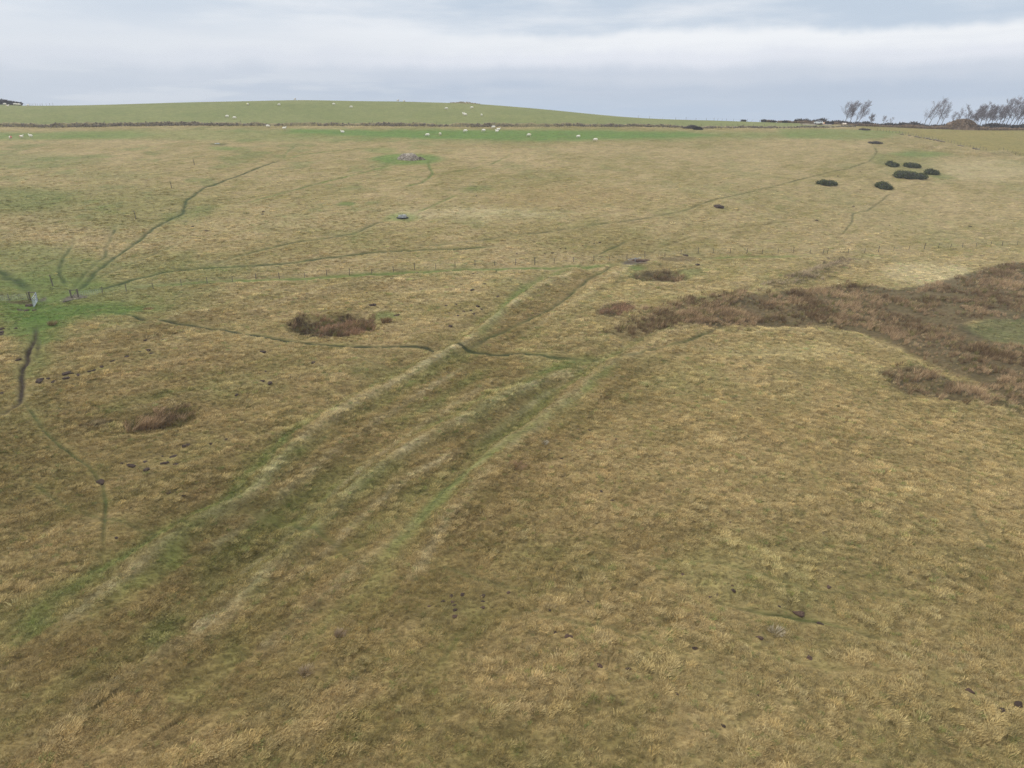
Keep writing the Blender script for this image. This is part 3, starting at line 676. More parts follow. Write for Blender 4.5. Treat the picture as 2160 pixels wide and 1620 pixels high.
TONES = [((102,82,56), (162,136,102)), ((82,64,44), (158,126,96)), ((126,110,86), (162,144,114))]
def rushes(key, name, label):
    L, h, sp, tone = RUSH[key]; x0, x1 = L[:, 0].min(), L[:, 0].max(); y0, y1 = L[:, 1].min(), L[:, 1].max()
    nx, ny = int((x1 - x0) / sp) + 1, int((y1 - y0) / sp) + 1
    X, Y = np.meshgrid(np.linspace(x0, x1, nx), np.linspace(y0, y1, ny)); X = X.ravel() + rg.uniform(-.5, .5, X.size) * sp; Y = Y.ravel() + rg.uniform(-.5, .5, Y.size) * sp
    wx = X + fbm(X, Y, 3, 2, 15) * 1.0; wy = Y + fbm(X, Y, 3, 2, 19) * 1.0
    edge = 2.8 if key in ('bed', 'mid', 'upper', 'south') else 1.2
    wx += fbm(X, Y, 7, 3, 25) * edge; wy += fbm(X, Y, 7, 3, 29) * edge; am = area_mask(wx, wy, L, edge)
    gaps = fbm(X, Y, 5, 3, 95)
    m = (rg.random(X.size) < am ** 1.3 * (0.9 if key in ('mid', 'upper') else 0.90)) & (gaps > (-0.26 if key in ('bed', 'south') else -0.6))
    if key == 'bed':
        wet = line([(2020,690),(2160,668),(2300,665),(2300,745),(2170,738),(2085,720)]); m &= ~(inside(wx, wy, wet) & (rg.random(X.size) < 0.93))
    X, Y = X[m], Y[m]; k = len(X)
    if k == 0: return None
    c = np.clip(0.5 + 1.5 * fbm(X, Y, 3.5 if key not in ('bed',) else 6, 4, 90) + rg.normal(0, .22, k), 0, 1)[:, None]
    col = np.array(s2l(*TONES[tone][0])) * (1 - c) + np.array(s2l(*TONES[tone][1])) * c
    gm = (rg.random(k) < 0.12)[:, None]; col = np.where(gm, np.array(s2l(112, 104, 60)), col)
    am = am[m]; pm = (rg.random(k) < (0.16 + 0.5 * (1 - am)) * (key in ('bed', 'mid', 'upper', 'south')))[:, None]; col = np.where(pm, C['tan'], col)
    s_ = h * np.clip(0.80 + 0.9 * fbm(X, Y, 3, 3, 91) + rg.normal(0, .15, k), 0.3, 1.6) * (0.55 + 0.45 * am) * np.where(pm[:, 0], .6, 1)
    o = scatter(name, SET_RUSH, np.column_stack([X, Y, surf(X, Y)]), col, np.column_stack([s_ * 1.25, s_ * 1.15, s_]), np.column_stack([0 * s_, 0 * s_, R(30) + rg.normal(0, .5, k)]), label, 'rushes')
    return o
rushes('bed', 'rush_bed', 'wide brown rush bed filling the valley floor at the right')
rushes('west', 'rush_patch', 'dark brown rush patch at the left tip of the big rush bed')
rushes('mid', 'rush_patch', 'sparse greyish rushes between the grassy banks left of the big bed')
rushes('south', 'rush_patch', 'brown rushes in a shallow dip below the bed at the right edge')
rushes('upper', 'rush_patch', 'strip of thin light brown rushes just below the wire fence')
rushes('hollow', 'rush_patch', 'dense dark rushes filling the oval hollow beside the footpath')
rushes('hollow2', 'rush_patch', 'rushes in the small hollow below the muddy scrape at the fence')
rushes('left', 'rush_patch', 'long slanting patch of dark rushes in the left pasture')
rushes('small', 'rush_patch', 'small faint tawny rush patch left of the slanting dark one')


# ------------------------------------------------------------------ materials of the things
M_POST = material('weathered_timber', s2l(112,104,92), 0.35, 9, base2=s2l(78,72,62))
M_WIRE = material('galvanised_wire', s2l(120,122,122), 0.2, 20, 0.5, metal=0.6, bump=0)
M_STEEL = material('galvanised_steel', s2l(178,188,196), 0.2, 6, 0.45, metal=0.5, bump=0.1)
M_SOIL = material('fresh_soil', s2l(74,58,46), 0.4, 9, 0.95, base2=s2l(46,35,28), bump=0.8)
M_SOILR = material('reddish_soil', s2l(98,78,62), 0.4, 9, 0.95, base2=s2l(66,48,40), bump=0.8)
M_WOOL = None
M_STONE = material('grey_stone', s2l(186,174,156), 0.4, 2.2, 0.9, base2=s2l(122,112,100), bump=0.6)
M_STONED = material('dark_stone', s2l(140,128,108), 0.4, 1.5, 0.9, base2=s2l(82,74,62), bump=0.6)
M_CONC = material('concrete', s2l(186,188,184), 0.25, 3, 0.9, base2=s2l(140,142,138), bump=0.3)
M_RUBBER = material('black_rubber', s2l(44,46,46), 0.3, 6, 0.7, bump=0.1)
M_WATER = material('trough_water', s2l(44,50,46), 0.2, 2, 0.08, bump=0.0, spec=0.5)
M_BARK = material('bark', s2l(118,110,112), 0.35, 2.5, 0.95, base2=s2l(88,80,82), bump=0.4)
M_TWIG = material('twigs', s2l(132,124,128), 0.3, 3, 0.95, base2=s2l(108,100,104), bump=0)
M_GORSE = material('gorse_needles', s2l(104,110,64), 0.5, 2.2, 0.9, base2=s2l(48,56,34), bump=0.0)
M_GORSEC = material('gorse_wood', s2l(42,40,30), 0.4, 2, 0.95, bump=0.3)
M_HEDGE = material('bare_hedge_twigs', s2l(88,80,74), 0.45, 1.2, 0.95, base2=s2l(56,52,50), bump=0.0)
M_BRACK = material('dead_bracken', s2l(150,126,98), 0.35, 1.0, 0.95, base2=s2l(112,94,74), bump=0.0)
M_HEAP = material('manure_heap', s2l(146,124,100), 0.45, 0.8, 0.95, base2=s2l(104,86,70), bump=0.9)
M_DEAD = material('dead_branches', s2l(92,84,78), 0.4, 2, 0.95, base2=s2l(60,54,50), bump=0.2)
M_PAINTW = material('white_car_paint', (0.80,0.81,0.82), 0.04, 1.0, 0.25, bump=0, spec=0.6)
M_GLASS = material('dark_car_glass', (0.03,0.035,0.045), 0.2, 1.0, 0.08, bump=0, spec=0.7)
M_TYRE = material('tyre', (0.02,0.02,0.02), 0.3, 5, 0.9, bump=0)
M_RIM = material('alloy_rim', (0.35,0.35,0.36), 0.2, 5, 0.35, metal=0.8, bump=0)
M_LAMPR = material('red_lamp_glass', (0.35,0.02,0.02), 0.2, 5, 0.2, bump=0)
M_LAMPW = material('clear_lamp_glass', (0.6,0.62,0.65), 0.1, 5, 0.15, bump=0)
M_TURF = material('bank_turf', s2l(150,138,98), 0.4, 0.9, 0.95, base2=s2l(104,96,70), bump=0.9)
M_FACE = material('sheep_face', s2l(190,180,165), 0.25, 6, 0.9, bump=0)

def wool_material():
    m = bpy.data.materials.new('fleece'); m.use_nodes = True; m.node_tree.nodes.clear(); t = NT(m.node_tree)
    o = t.new('ShaderNodeOutputMaterial'); p = t.new('ShaderNodeBsdfPrincipled'); t.link(p.outputs[0], o.inputs[0])
    oi = t.new('ShaderNodeObjectInfo'); tcn = t.new('ShaderNodeTexCoord'); n = t.noise(tcn.outputs['Object'], 9, 4)
    base = t.mix(n, s2l(226,216,196), s2l(250,246,234))
    # raddle mark on the rump, in the dye given by the object's colour (its alpha says how much)
    sp = t.new('ShaderNodeSeparateXYZ'); t.link(tcn.outputs['Object'], sp.inputs[0])
    mk = t.math('MULTIPLY', t.smooth(sp.outputs[0], -0.10, -0.30), oi.outputs['Alpha'])
    t.link(t.mix(mk, base, oi.outputs['Color']), p.inputs['Base Color']); p.inputs['Roughness'].default_value = 0.95
    return m
M_WOOL = wool_material()

# ------------------------------------------------------------------ wire fences
rnd = random.Random(5)
def post_mesh(h, r, square=False):
    b = MB()
    if square: b.box((0, 0, h / 2 - 0.2), (2 * r, 2 * r, h + 0.4))
    else: b.tube([(0, 0, -0.4), (0.01, 0, h * 0.5), (0.0, 0.01, h), ], [r, r * 0.97, r * 0.93], 7)
    return b.build('post', M_POST, data_only=True)
PM = [post_mesh(1.15, 0.055), post_mesh(1.25, 0.06), post_mesh(1.05, 0.05)]
def fence(pts, label, cat='fence', group=None, hs=1.0, name='wire_fence', wires=(0.25, 0.5, 0.75, 1.0), lean=0.05, big=(), wire_r=0.006, every=1):
    pts = [Vector(p) for p in pts]; c = pts[len(pts) // 2]
    root = empty(name, c, label, cat, group)
    tops = []
    for i, p in enumerate(pts):
        me = PM[i % 3]; o = bpy.data.objects.new('post', me); link(o, root); o.location = p - c
        s = hs * rnd.uniform(0.92, 1.1) * (1.25 if i in big else 1); o.scale = (1.4 if i in big else 1.1, 1.4 if i in big else 1.1, s)
        o.rotation_euler = (rnd.gauss(0, lean), rnd.gauss(0, lean), rnd.random() * 3)
    b = MB()
    for hh in wires:
        for i in range(0, len(pts) - 1):
            a0, a1 = pts[i] - c, pts[i + 1] - c
            m = (a0 + a1) / 2 - Vector((0, 0, rnd.uniform(0, .04)))
            up = Vector((0, 0, hh * hs)); b.tube([a0 + up, m + up, a1 + up], wire_r, 3, False)
    b.build('strand_wires', M_WIRE, root)
    return root
def netting(root, a, b_, h, step=0.3):
    a, b_ = Vector(a), Vector(b_); c = root.location; m = MB(); n = max(2, int((b_ - a).length / step))
    for i in range(n + 1):
        p = a.lerp(b_, i / n); p.z = ground_z(p.x, p.y); m.tube([p - c + Vector((0, 0, 0.05)), p - c + Vector((0, 0, h))], 0.009, 4, False)
    for k in range(5):
        zz = 0.08 + (h - 0.1) * k / 4
        m.tube([a.lerp(b_, i / 6).xy.to_3d() + Vector((0, 0, ground_z(*a.lerp(b_, i / 6).xy) + zz)) - c for i in range(7)], 0.007, 4, False)
    m.build('wire_netting', M_STEEL, root)

main_pts = [gspot(167, 626)] + [gspot(u, v) for u, v in FENCE_PX]
mf = fence(main_pts[1:], 'long post-and-wire fence crossing the whole pasture at mid height', big=(19, 40, 43))
netting(mf, gspot(166, 626), gspot(217, 621), 0.85)
left_pts = [gspot(-60, 641), gspot(-20, 638), gspot(20, 635), gspot(60, 632)]
lf = fence(left_pts, 'short stretch of netting fence at the left edge beside the metal gate', lean=0.03)
netting(lf, gspot(-20, 638), gspot(61, 632), 0.85)
wall_posts = []
wu = [-8, 20, 54, 81, 122, 157, 188, 220, 258, 290, 328, 366, 402, 437, 467, 502, 530, 567, 601, 618, 654, 690, 712, 745, 783, 815, 850, 884, 921, 956, 990, 1022, 1060, 1095, 1129, 1154, 1167, 1194, 1225, 1260, 1292, 1322, 1350, 1390, 1420, 1445, 1470, 1487, 1500, 1512, 1524, 1536, 1548, 1560, 1580, 1602, 1625, 1650, 1680, 1712]
for u in wu:
    x_, y_ = at(u, 266.5); yw = float(wall_y(x_)); k_ = yw / y_; x_, y_ = x_, yw + 1.1
    wall_posts.append(Vector((x_, y_, ground_z(x_, y_) + 0.35)))
fence(wall_posts, 'fence of thin posts standing along the top of the tumbled field wall', group=None, hs=1.15, wires=(0.6, 1.0), lean=0.06, big=tuple(i for i, u in enumerate(wu) if u in (220, 502, 783, 1129, 1322)), wire_r=0.008)
east_pts = []
for i in range(len(EAST) - 1):
    nseg = 9 if i < 5 else 8
    for k in range(nseg):
        p = EAST[i] * (1 - k / nseg) + EAST[i + 1] * k / nseg; east_pts.append(Vector((p[0], p[1], ground_z(*p))))
fence(east_pts, 'slanting fence between the brown pasture and the yellowish field at far right', hs=0.95, wires=(0.5, 0.9), lean=0.09, wire_r=0.007)
def skyline(u, dy=0.0, lo=300, hi=560):
    """the brow of the hill along one bearing"""
    x0 = (u - 1080) / F; best = None
    for D in np.arange(lo, hi, 2.0):
        yy = D / CP; 
        for _ in range(3):
            zz = float(H0(np.array([x0 * D]), np.array([yy]))[0]); yy = (D + (zz - CAMZ) * SP) / CP
        e_ = (zz - CAMZ) / math.hypot(x0 * D, yy)
        if best is None or e_ > best[0]: best = (e_, D)
    p = gdepth(u, best[1] + dy); return p, best[1]
fence([skyline(u, 3)[0] for u in (42, 48, 53, 58, 62, 66, 70, 75, 79, 85, 90, 98, 105, 112)], 'row of tiny posts running down the skyline from the dark copse', hs=1.1, wires=(0.9,), lean=0.05)
fence([skyline(u, -2)[0] for u in (1346, 1370, 1398, 1425, 1447, 1468, 1490, 1506, 1514, 1523, 1532, 1547, 1561, 1576, 1586, 1602)], 'distant fence of small posts on the low skyline right of the hill', hs=1.1, wires=(0.9,), lean=0.05)

# lone marker posts of the upper pasture
lone = [((112, 605), 'tall grey post beside the gateway, nearest of the lone posts', 2.0), ((287, 463), 'lone leaning post between the sheep track and the gateway post', 1.95),
        ((362, 397), 'lone thin post left of the worn green track', 1.95), ((410, 347), 'lone post farthest up the pasture, below the sheep', 1.9)]
for (u, v), lab, h in lone:
    b = MB(); b.tube([(0, 0, -0.5), (0.02, 0, h * 0.5), (-0.03, 0, h)], [0.10, 0.09, 0.075], 8)
    o = b.build('wooden_post', M_POST); o.location = gspot(u, v); o.rotation_euler = (R(1.5), R(-3), 0); tag(o, lab, 'post', 'lone posts in the upper pasture')

# ------------------------------------------------------------------ gateway
def gate():
    a = gspot(80, 636); f_ = gspot(71.5, 649.5); d = (f_ - a); Lg = d.xy.length; ang = math.atan2(d.y, d.x)
    t = empty('field_gate', a, 'galvanised metal field gate standing open towards the viewer', 'gate', rz=ang)
    rise = (f_.z - a.z) / Lg
    def pt(s, h): return Vector((s, 0, h + 0.12 + rise * s))
    H = 1.32; fr = MB()
    fr.tube([pt(0, 0), pt(0, H)], 0.035, 8); fr.tube([pt(Lg, 0), pt(Lg, H)], 0.035, 8); fr.tube([pt(0, H), pt(Lg, H)], 0.035, 8); fr.tube([pt(0, 0), pt(Lg, 0)], 0.03, 8)
    fr.build('gate_frame', M_STEEL, t)
    for h in (0.16, 0.32, 0.5, 0.72, 0.98):
        b = MB(); b.tube([pt(0, h), pt(Lg, h)], 0.026, 8); b.build('bar', M_STEEL, t)
    b = MB(); b.tube([pt(Lg * .5, 0), pt(Lg * .5, H)], 0.022, 6); b.tube([pt(0.05, H - .05), pt(Lg * .5, 0.05)], 0.02, 6); b.tube([pt(Lg - .05, H - .05), pt(Lg * .5, 0.05)], 0.02, 6); b.build('brace', M_STEEL, t)
    b = MB(); b.tube([pt(Lg, H * .8) , pt(Lg + 0.12, H * .8)], 0.02, 6); b.build('latch', M_STEEL, t)
    return t
gate()
def hframe(ua, ub, va, vb, label, h=1.35, strut=False):
    a, b_ = gspot(ua, va), gspot(ub, vb); c = (a + b_) / 2; t = empty('fence_strainer', c, label, 'strainer posts', 'timber strainers of the gateway')
    for p in (a, b_):
        m = MB(); m.tube([(0, 0, -0.3), (0, 0, h)], [0.13, 0.12], 9); o = m.build('post', M_POST, t); o.location = p - c; o.rotation_euler = (R(rnd.uniform(-3, 3)), R(rnd.uniform(-4, 2)), 0)
    m = MB(); m.tube([a - c + Vector((0, 0, h * .92)), b_ - c + Vector((0, 0, h * .92))], 0.06, 8); m.build('top_rail', M_POST, t)
    m = MB(); m.tube([a - c + Vector((0, 0, 0.05)), b_ - c + Vector((0, 0, h * .86))], 0.045, 7); m.build('diagonal_strut', M_POST, t)
    return t
hframe(151.5, 165.5, 629, 627.5, 'pair of stout timber posts with a top rail right of the gateway')
hframe(64, 78.5, 633, 634.5, 'stout timber posts and rail carrying the metal gate', 1.4)
# retaining sleeper and stone at the strainer
p0, p1 = gspot(131, 640), gspot(186, 628); d_ = p1 - p0; ln = d_.length
b = MB(); b.box((0, 0, 0.02), (ln * .9, 0.2, 0.26)); o = b.build('timber_sleeper', M_POST); o.location = (p0 + p1) / 2; o.rotation_euler = (0, -math.asin(d_.z / ln), math.atan2(d_.y, d_.x)); tag(o, 'dark sunken timber kerb along the mud below the strainer posts', 'timber kerb')
bv = o.modifiers.new('bevel', 'BEVEL'); bv.width = 0.03

def lump(name, mat, size, seed, sub=2, rough=0.25, flat=0.0, parent=None):
    bm = bmesh.new(); bmesh.ops.create_icosphere(bm, subdivisions=sub, radius=1.0); rr = np.random.default_rng(seed); off = rr.uniform(0, 50, 3)
    co = np.array([v.co[:] for v in bm.verts])
    n_ = 1 + rough * (fbm(co[:, 0] * 2 + off[0], co[:, 1] * 2 + co[:, 2] * 1.7 + off[1], 1.0, 3, seed)) * 1.6
    co = co * n_[:, None] * np.array(size)
    for v, q_ in zip(bm.verts, co): v.co = q_
    me = bpy.data.meshes.new(name); bm.to_mesh(me); bm.free(); me.materials.append(mat)
    for p_ in me.polygons: p_.use_smooth = sub > 2
    return me
def put(name, me, loc, label=None, cat=None, group=None, rz=0.0, scale=1.0, parent=None):
    o = bpy.data.objects.new(name, me); link(o, parent); o.location = loc; o.rotation_euler = (0, 0, rz); o.scale = (scale,) * 3 if not isinstance(scale, (tuple, list)) else scale
    return tag(o, label, cat, group)
M_PALEST = material('pale_stone', s2l(196,186,150), 0.2, 4, 0.9, bump=0.4)
put('field_stone', lump('field_stone', M_PALEST, (0.26, 0.2, 0.18), 3), gspot(158, 632), 'pale stone lying at the foot of the strainer posts', 'stone')
put('field_stone', lump('field_stone', M_PALEST, (0.12, 0.1, 0.08), 4), gspot(128, 636), 'small pale stone left of the dark timber kerb', 'stone')

# white rail above the muddy scrape
t = empty('water_trough_rail', gspot(1339.5, 551), 'white rail on a single post above the red mud scrape at the fence', 'rail')
a_, b2_ = gspot(1324, 551) - t.location, gspot(1352, 549.5) - t.location
m = MB(); m.tube([(0, 0, -0.2), (0, 0, 0.9)], 0.07, 7); m.build('upright', M_CONC, t)
m = MB(); m.tube([Vector((a_.x, a_.y, 0.52)), Vector((0, 0, 0.62)), Vector((b2_.x, b2_.y, 0.70))], 0.06, 7); m.build('rail', M_CONC, t)
scr = gspot(1350, 550.5); put('earth_bank', lump('earth_bank', M_SOILR, (2.0, 0.7, 0.34), 9, 3, 0.3), scr + Vector((0, 0.2, -0.05)), 'low bank of bare reddish earth behind the white rail', 'earth bank', rz=0.1)

# ------------------------------------------------------------------ molehills
MH = [lump('molehill', M_SOIL if i % 3 else M_SOILR, (1.0, 0.85, 0.42), 100 + i, 2, 0.35) for i in range(6)]
MH_SOIL = [lump('molehill', M_SOIL, (1.0, 0.85, 0.42), 110 + i, 2, 0.35) for i in range(4)]
ORD = 'first second third fourth fifth sixth seventh eighth ninth tenth eleventh twelfth thirteenth fourteenth fifteenth sixteenth seventeenth eighteenth nineteenth twentieth'.split() + ['twenty-' + x for x in 'first second third fourth fifth sixth seventh eighth ninth'.split()]
def hills(pts, group, label, r=0.3, src=None):
    pts = sorted(pts, key=lambda q: q[0]) if isinstance(label, str) else pts
    if isinstance(label, str) and len(pts) > 1: label = [label.replace('molehill', 'molehill, %s from the left,' % ORD[i], 1) for i in range(len(pts))]
    for i, q_ in enumerate(pts):
        u, v = q_[0], q_[1]; s = (q_[2] if len(q_) > 2 else 1.0) * r; p = gspot(u, v)
        put('molehill', (src or MH_SOIL)[i % len(src or MH_SOIL)], p, label if isinstance(label, str) else label[i], 'molehill', group, rz=rnd.random() * 6, scale=(s * 1.15, s, s))
hills([(61,646,1.5),(42,655,1),(56,655,1.1),(72,655,.9)], 'black molehills under the open gate', ['black elongated molehill touching the foot of the open gate', 'leftmost black molehill of the row under the open gate', 'middle black molehill of the row under the open gate', 'right black molehill of the row under the open gate'], 0.45)
hills([(2,695,.9),(3,699.5,1),(1,704,.9),(33,693,.6)], 'molehills at the left edge below the gate', 'dark molehill at the left edge below the gate', 0.42)
hills([(40,763,.9),(86,804,1.2),(83,810,1.2),(101,801,.6),(113,805,.9),(140,791,1.4),(140,799,1.1),(153,789,.5),(166,791,.9),(188,784,.7),(198,782,.7),(215,776,.8),(239,765,.7),(268,755,1),(296,745,.5),(313,742,.9),(320,748,.8),(349,719,1.2),(308,723,.7),(5,830,.7)], 'molehills strung out right of the muddy track', 'dark molehill in the string right of the muddy track', 0.36)
hills([(257,980,.5),(278,984.5,1.4),(306,974,1),(310,991,1.4),(347,975,1.2),(371,977,1),(364,961,1.3),(342,960,.5),(393,938,1.4),(443,936,.7),(478,927,.6)], 'molehills below the slanting rush patch', 'dark molehill in the cluster below the slanting rush patch', 0.26)
hills([(212,1015,1.0)], None, 'large black molehill alone on the faint footpath', 0.5)
hills([(244,1050,.6),(356,1040,.8),(388,1048,.6),(102,1122,.5),(246,1138,.6)], 'faint molehills of the lower left pasture', 'small faint molehill on the olive lower left pasture', 0.24)
hills([(556,745,1.1),(560,783,.5),(566,790,.4),(661,765,.9),(570,812,1),(553,805,.8),(500,838,.7)], 'molehills in the grass below the oval hollow', 'dark molehill in the grass below the oval hollow', 0.34)
hills([(787,648.5,1.6),(838,666,1.3),(773,618,.7),(825,631,.0001)][:3], None, ['broad dark molehill on the far rim of the oval hollow', 'dark molehill right of the oval hollow', 'small dark molehill up-slope of the oval hollow'], 0.36)
hills([(888,608,.9),(941,648,.9),(962,647,.8),(947,662,.6),(978,660,.9),(993,657,.8),(1007,648,1.1),(1014,654,.9),(996,612,1.1),(1015,613,.7),(1021,602,.8),(1050,626,1.2),(950,687,1.1),(998,667,.8),(966,667,.7),(1040,598,.7),(1045,571,.9),(998,579,.8),(1006,579,.5),(878,576,1),(826,588,1)], 'molehills between the oval hollow and the fence', 'dark molehill between the oval hollow and the fence', 0.36)
hills([(1090,536,.7),(1165,533,.9),(1148,536,.7),(1182,525,.8),(1193,524,.7),(1229,518,.6),(1253,514,.7),(1265,511,1),(1243,512,.5),(1440,494,.6)], 'molehills just above the wire fence', 'small dark molehill in the row above the middle of the fence', 0.36)
hills([(1472,559,1.1),(1445,540,1.2)], None, ['black molehill in the green slope right of the small hollow', 'black earth lump against the fence right of the red scrape'], 0.5)
hills([(407,478,.9),(436,488,.9),(556,447,1),(554,452,1.2),(785,317,.7),(1005,413,.8),(748,408,.5),(655,425,.6)], 'molehills scattered over the upper pasture', 'single small molehill on the bleached upper pasture', 0.42)
hills([(1515,436.5,1.6)], None, 'long black molehill out on the smooth tan slope below the gorse', 0.85)
hills([(1767,372,.8),(1814,362,.8),(1826,352,.5),(1815,401,.6),(1800,437,.9),(1640,405,.5),(1722,465,1),(1876,475,.6),(2046,477,1)], 'molehills around the gorse bushes', 'small dark molehill on the tan slope near the gorse bushes', 0.42, MH)
hills([(1220,908,1),(1243,906,.9),(1290,918,1.1),(1277,930,.9),(1298,928,.9),(1266,944,.9),(1205,954,1),(1159,952,.9),(1185,969,1),(1224,949,.6),(1142,990,.9),(1258,1008,.7),(1314,969,.6),(1268,1038,1),(1290,1054,1.1),(1087,1062,.6),(1178,1032,.5),(1489,1098,.6),(1540,1100,.9)], 'old molehills in the tussocks beside the green holloway', 'old molehill in the tussocks beside the green holloway', 0.16, MH)
hills([(952,1258,1.2),(976,1254,1.2),(1018,1254,1.3),(955,1272,1),(958,1280,1),(1020,1266,1),(1018,1282,1),(960,1290,1.1),(960,1305,1.3),(935,1270,.9),(905,1277,.8)], 'molehills in the dark green foreground hollow', 'small molehill in the dark green foreground patch', 0.14, MH)
hills([(1172,1336,.8),(1198,1348,1.3),(1072,1250,1),(1240,1270,.5),(1160,1292,.6)], 'molehills left of the round reddish one', 'half hidden molehill in the foreground, left of the round one', 0.16, MH)
hills([(1265,1405,1.3),(1440,1213,1),(1750,1232,1.15),(1687,1291,2.1),(1731,1311,1.3),(1643,1443,1.2),(1603,1344,1.3),(1466,1366,1.1),(1703,1478,1),(1709,1385,1.4),(1427,1471,.7),(1599,1470,.6),(1512,1251,1),(1547,1246,1.2),(1545,1234,.6),(1499,1257,.8),(1644,1277,.7),(1707,1066,.8),(1777,1094,.6),(1491,1098,.9),(1890,1035,.8),(1885,1034,.001),(2043,1466,1.3),(2115,1500,1.3),(2148,1488,1.7),(1735,1122,1.2),(1751,1140,.001),(1525,1538,.8),(1325,1415,1)][:21] + [(2043,1466,1.3),(2115,1500,1.3),(2148,1488,1.7),(1735,1122,1.2),(1525,1538,.8),(1325,1415,1)],
      'reddish molehills of the near right foreground', 'small reddish molehill in the right foreground', 0.15, MH)

# ------------------------------------------------------------------ stone heap, ring trough and other small things
def stone_heap(loc, rx, ry, h, n, seed, name, label, size=0.3, mat=None, cat='stone heap'):
    b = MB(); rr = random.Random(seed); base = [((s1 * 1.0), s2, s3) for s1 in (-1, 1) for s2 in (-1, 1) for s3 in (-1, 1)]
    for i in range(n):
        a = rr.random() * 6.283; r = rr.random() ** 0.62; x, y = rx * r * math.cos(a), ry * r * math.sin(a)
        hh = h * max(0, (1 - r ** 1.4)) * (1 + 0.25 * math.sin(x * 1.3 + seed)) ; s = size * rr.uniform(0.5, 1.35)
        gz_ = ground_z(loc.x + x, loc.y + y) - loc.z
        M = Matrix.Rotation(rr.random() * 6, 3, Vector((rr.random(), rr.random(), rr.random() + .1)).normalized())
        vs = [M @ Vector((q_[0] * s * rr.uniform(.6, 1), q_[1] * s * rr.uniform(.45, .9), q_[2] * s * rr.uniform(.35, .7))) + Vector((x, y, gz_ + hh)) for q_ in base]
        b.add(vs, [(0, 1, 3, 2), (4, 6, 7, 5), (0, 4, 5, 1), (2, 3, 7, 6), (0, 2, 6, 4), (1, 5, 7, 3)])
    # earth core
    N = 20; core = [(0, 0, h * 0.93)]; fs = []
    for k in range(1, 6):
        r = k / 5
        for j in range(N):
            a = 6.283 * j / N; x, y = rx * r * math.cos(a), ry * r * math.sin(a); core.append((x, y, ground_z(loc.x + x, loc.y + y) - loc.z + h * 0.95 * (1 - r ** 1.4) - (0.1 if k == 5 else 0)))
    for j in range(N): fs.append((0, 1 + j, 1 + (j + 1) % N))
    for k in range(4):
        for j in range(N): fs.append((1 + k * N + j, 1 + (k + 1) * N + j, 1 + (k + 1) * N + (j + 1) % N, 1 + k * N + (j + 1) % N))
    b.add(core, fs)
    o = b.build(name, mat or M_STONE); o.location = loc; return tag(o, label, cat)
stone_heap(gspot(862, 335.5), 3.6, 2.6, 1.95, 620, 5, 'stone_heap', 'heap of grey field stones ringed by bright grass', 0.24)
stone_heap(gspot(887, 336), 1.6, 1.2, 0.6, 90, 8, 'earth_spill', 'low brown spill of rubble at the right end of the grey stone heap', 0.16, M_STONED, 'rubble')
hc = skyline(980, -2)[0]; stone_heap(hc, 9.5, 3, 0.75, 160, 11, 'hilltop_mound', 'low stony mound on the brow of the green hill', 0.25, M_TURF, 'mound')
for u, sz_, lb in ((976.5, .55, 'left lump of rock on the stony hilltop mound'), (985, .45, 'right lump of rock on the stony hilltop mound')):
    p = gdepth(u, skyline(980)[1] - 2); put('boulder', lump('boulder', M_STONED, (1.3, .8, .6), int(u), 2), p + Vector((0, 0, .7)), lb, 'boulder', scale=sz_)

def ring_trough(loc):
    t = empty('ring_trough', loc, 'round concrete trough with a dark rubber collar on a green patch', 'trough')
    def ring(r0, r1, z0, z1, mat, name, sx=1.0):
        b = MB(); N = 32; prof = [(r0, z0), (r1, z0), (r1, z1), (r0, z1)]
        vs = [(sx * r * math.cos(6.2832 * k / N), r * math.sin(6.2832 * k / N), z) for k in range(N) for r, z in prof]
        fs = [(k * 4 + i, ((k + 1) % N) * 4 + i, ((k + 1) % N) * 4 + (i + 1) % 4, k * 4 + (i + 1) % 4) for k in range(N) for i in range(4)]
        b.add(vs, fs); return b.build(name, mat, t, smooth=False)
    ring(1.0, 1.4, -0.1, 0.12, M_RUBBER, 'rubber_collar', 1.05); ring(0.80, 0.99, -0.1, 0.62, M_CONC, 'basin_wall')
    b = MB(); b.tube([(0, 0, 0.0), (0, 0, 0.46)], 0.79, 32); b.build('water_surface', M_WATER, t)
    b = MB(); b.box((0.45, -0.1, 0.68), (0.6, 0.9, 0.10), 0.3); b.build('cover_slab', M_CONC, t)
    for k in range(5):
        a = 0.5 + k * 0.55; b = MB(); b.tube([(1.05 * math.cos(a), 1.05 * math.sin(a), 0), (1.0 * math.cos(a), 1.0 * math.sin(a), 0.95)], 0.03, 5); b.build('stake', M_POST, t)
ring_trough(gspot(849, 460))
put('flat_stone', lump('flat_stone', M_CONC, (1.1, 0.5, 0.3), 21), gspot(459, 303.5), 'small pale flat stone in a dark green ring in the upper pasture', 'stone')
# dead brushwood
def brush(loc, rx, ry, h, n, seed, label, name='brushwood_pile', mat=None, rad=0.035, cat='brushwood'):
    b = MB(); rr = random.Random(seed)
    for i in range(n):
        a = rr.random() * 6.28; r = rr.random() ** .6; x, y = rx * r * math.cos(a), ry * r * math.sin(a); z = h * (1 - r ** 1.3) * rr.random()
        d = Vector((rr.gauss(0, 1) * 1.3, rr.gauss(0, .7), rr.gauss(0, .35))).normalized() * rr.uniform(.5, 1.6); g0 = ground_z(loc.x + x, loc.y + y) - loc.z
        p = Vector((x, y, z + g0 + .1)); b.tube([p - d * .6, p + Vector((0, 0, .12)), p + d * .6 + Vector((0, 0, rr.uniform(0, .3)))], [rad * rr.uniform(1, 2), rad, rad * .4], 4, False)
    o = b.build(name, mat or M_DEAD); o.location = loc; return tag(o, label, cat)
brush(gspot(1846, 302), 3.0, 1.2, 0.8, 260, 1, 'pile of dead grey branches on the slope above the gorse', rad=0.05)
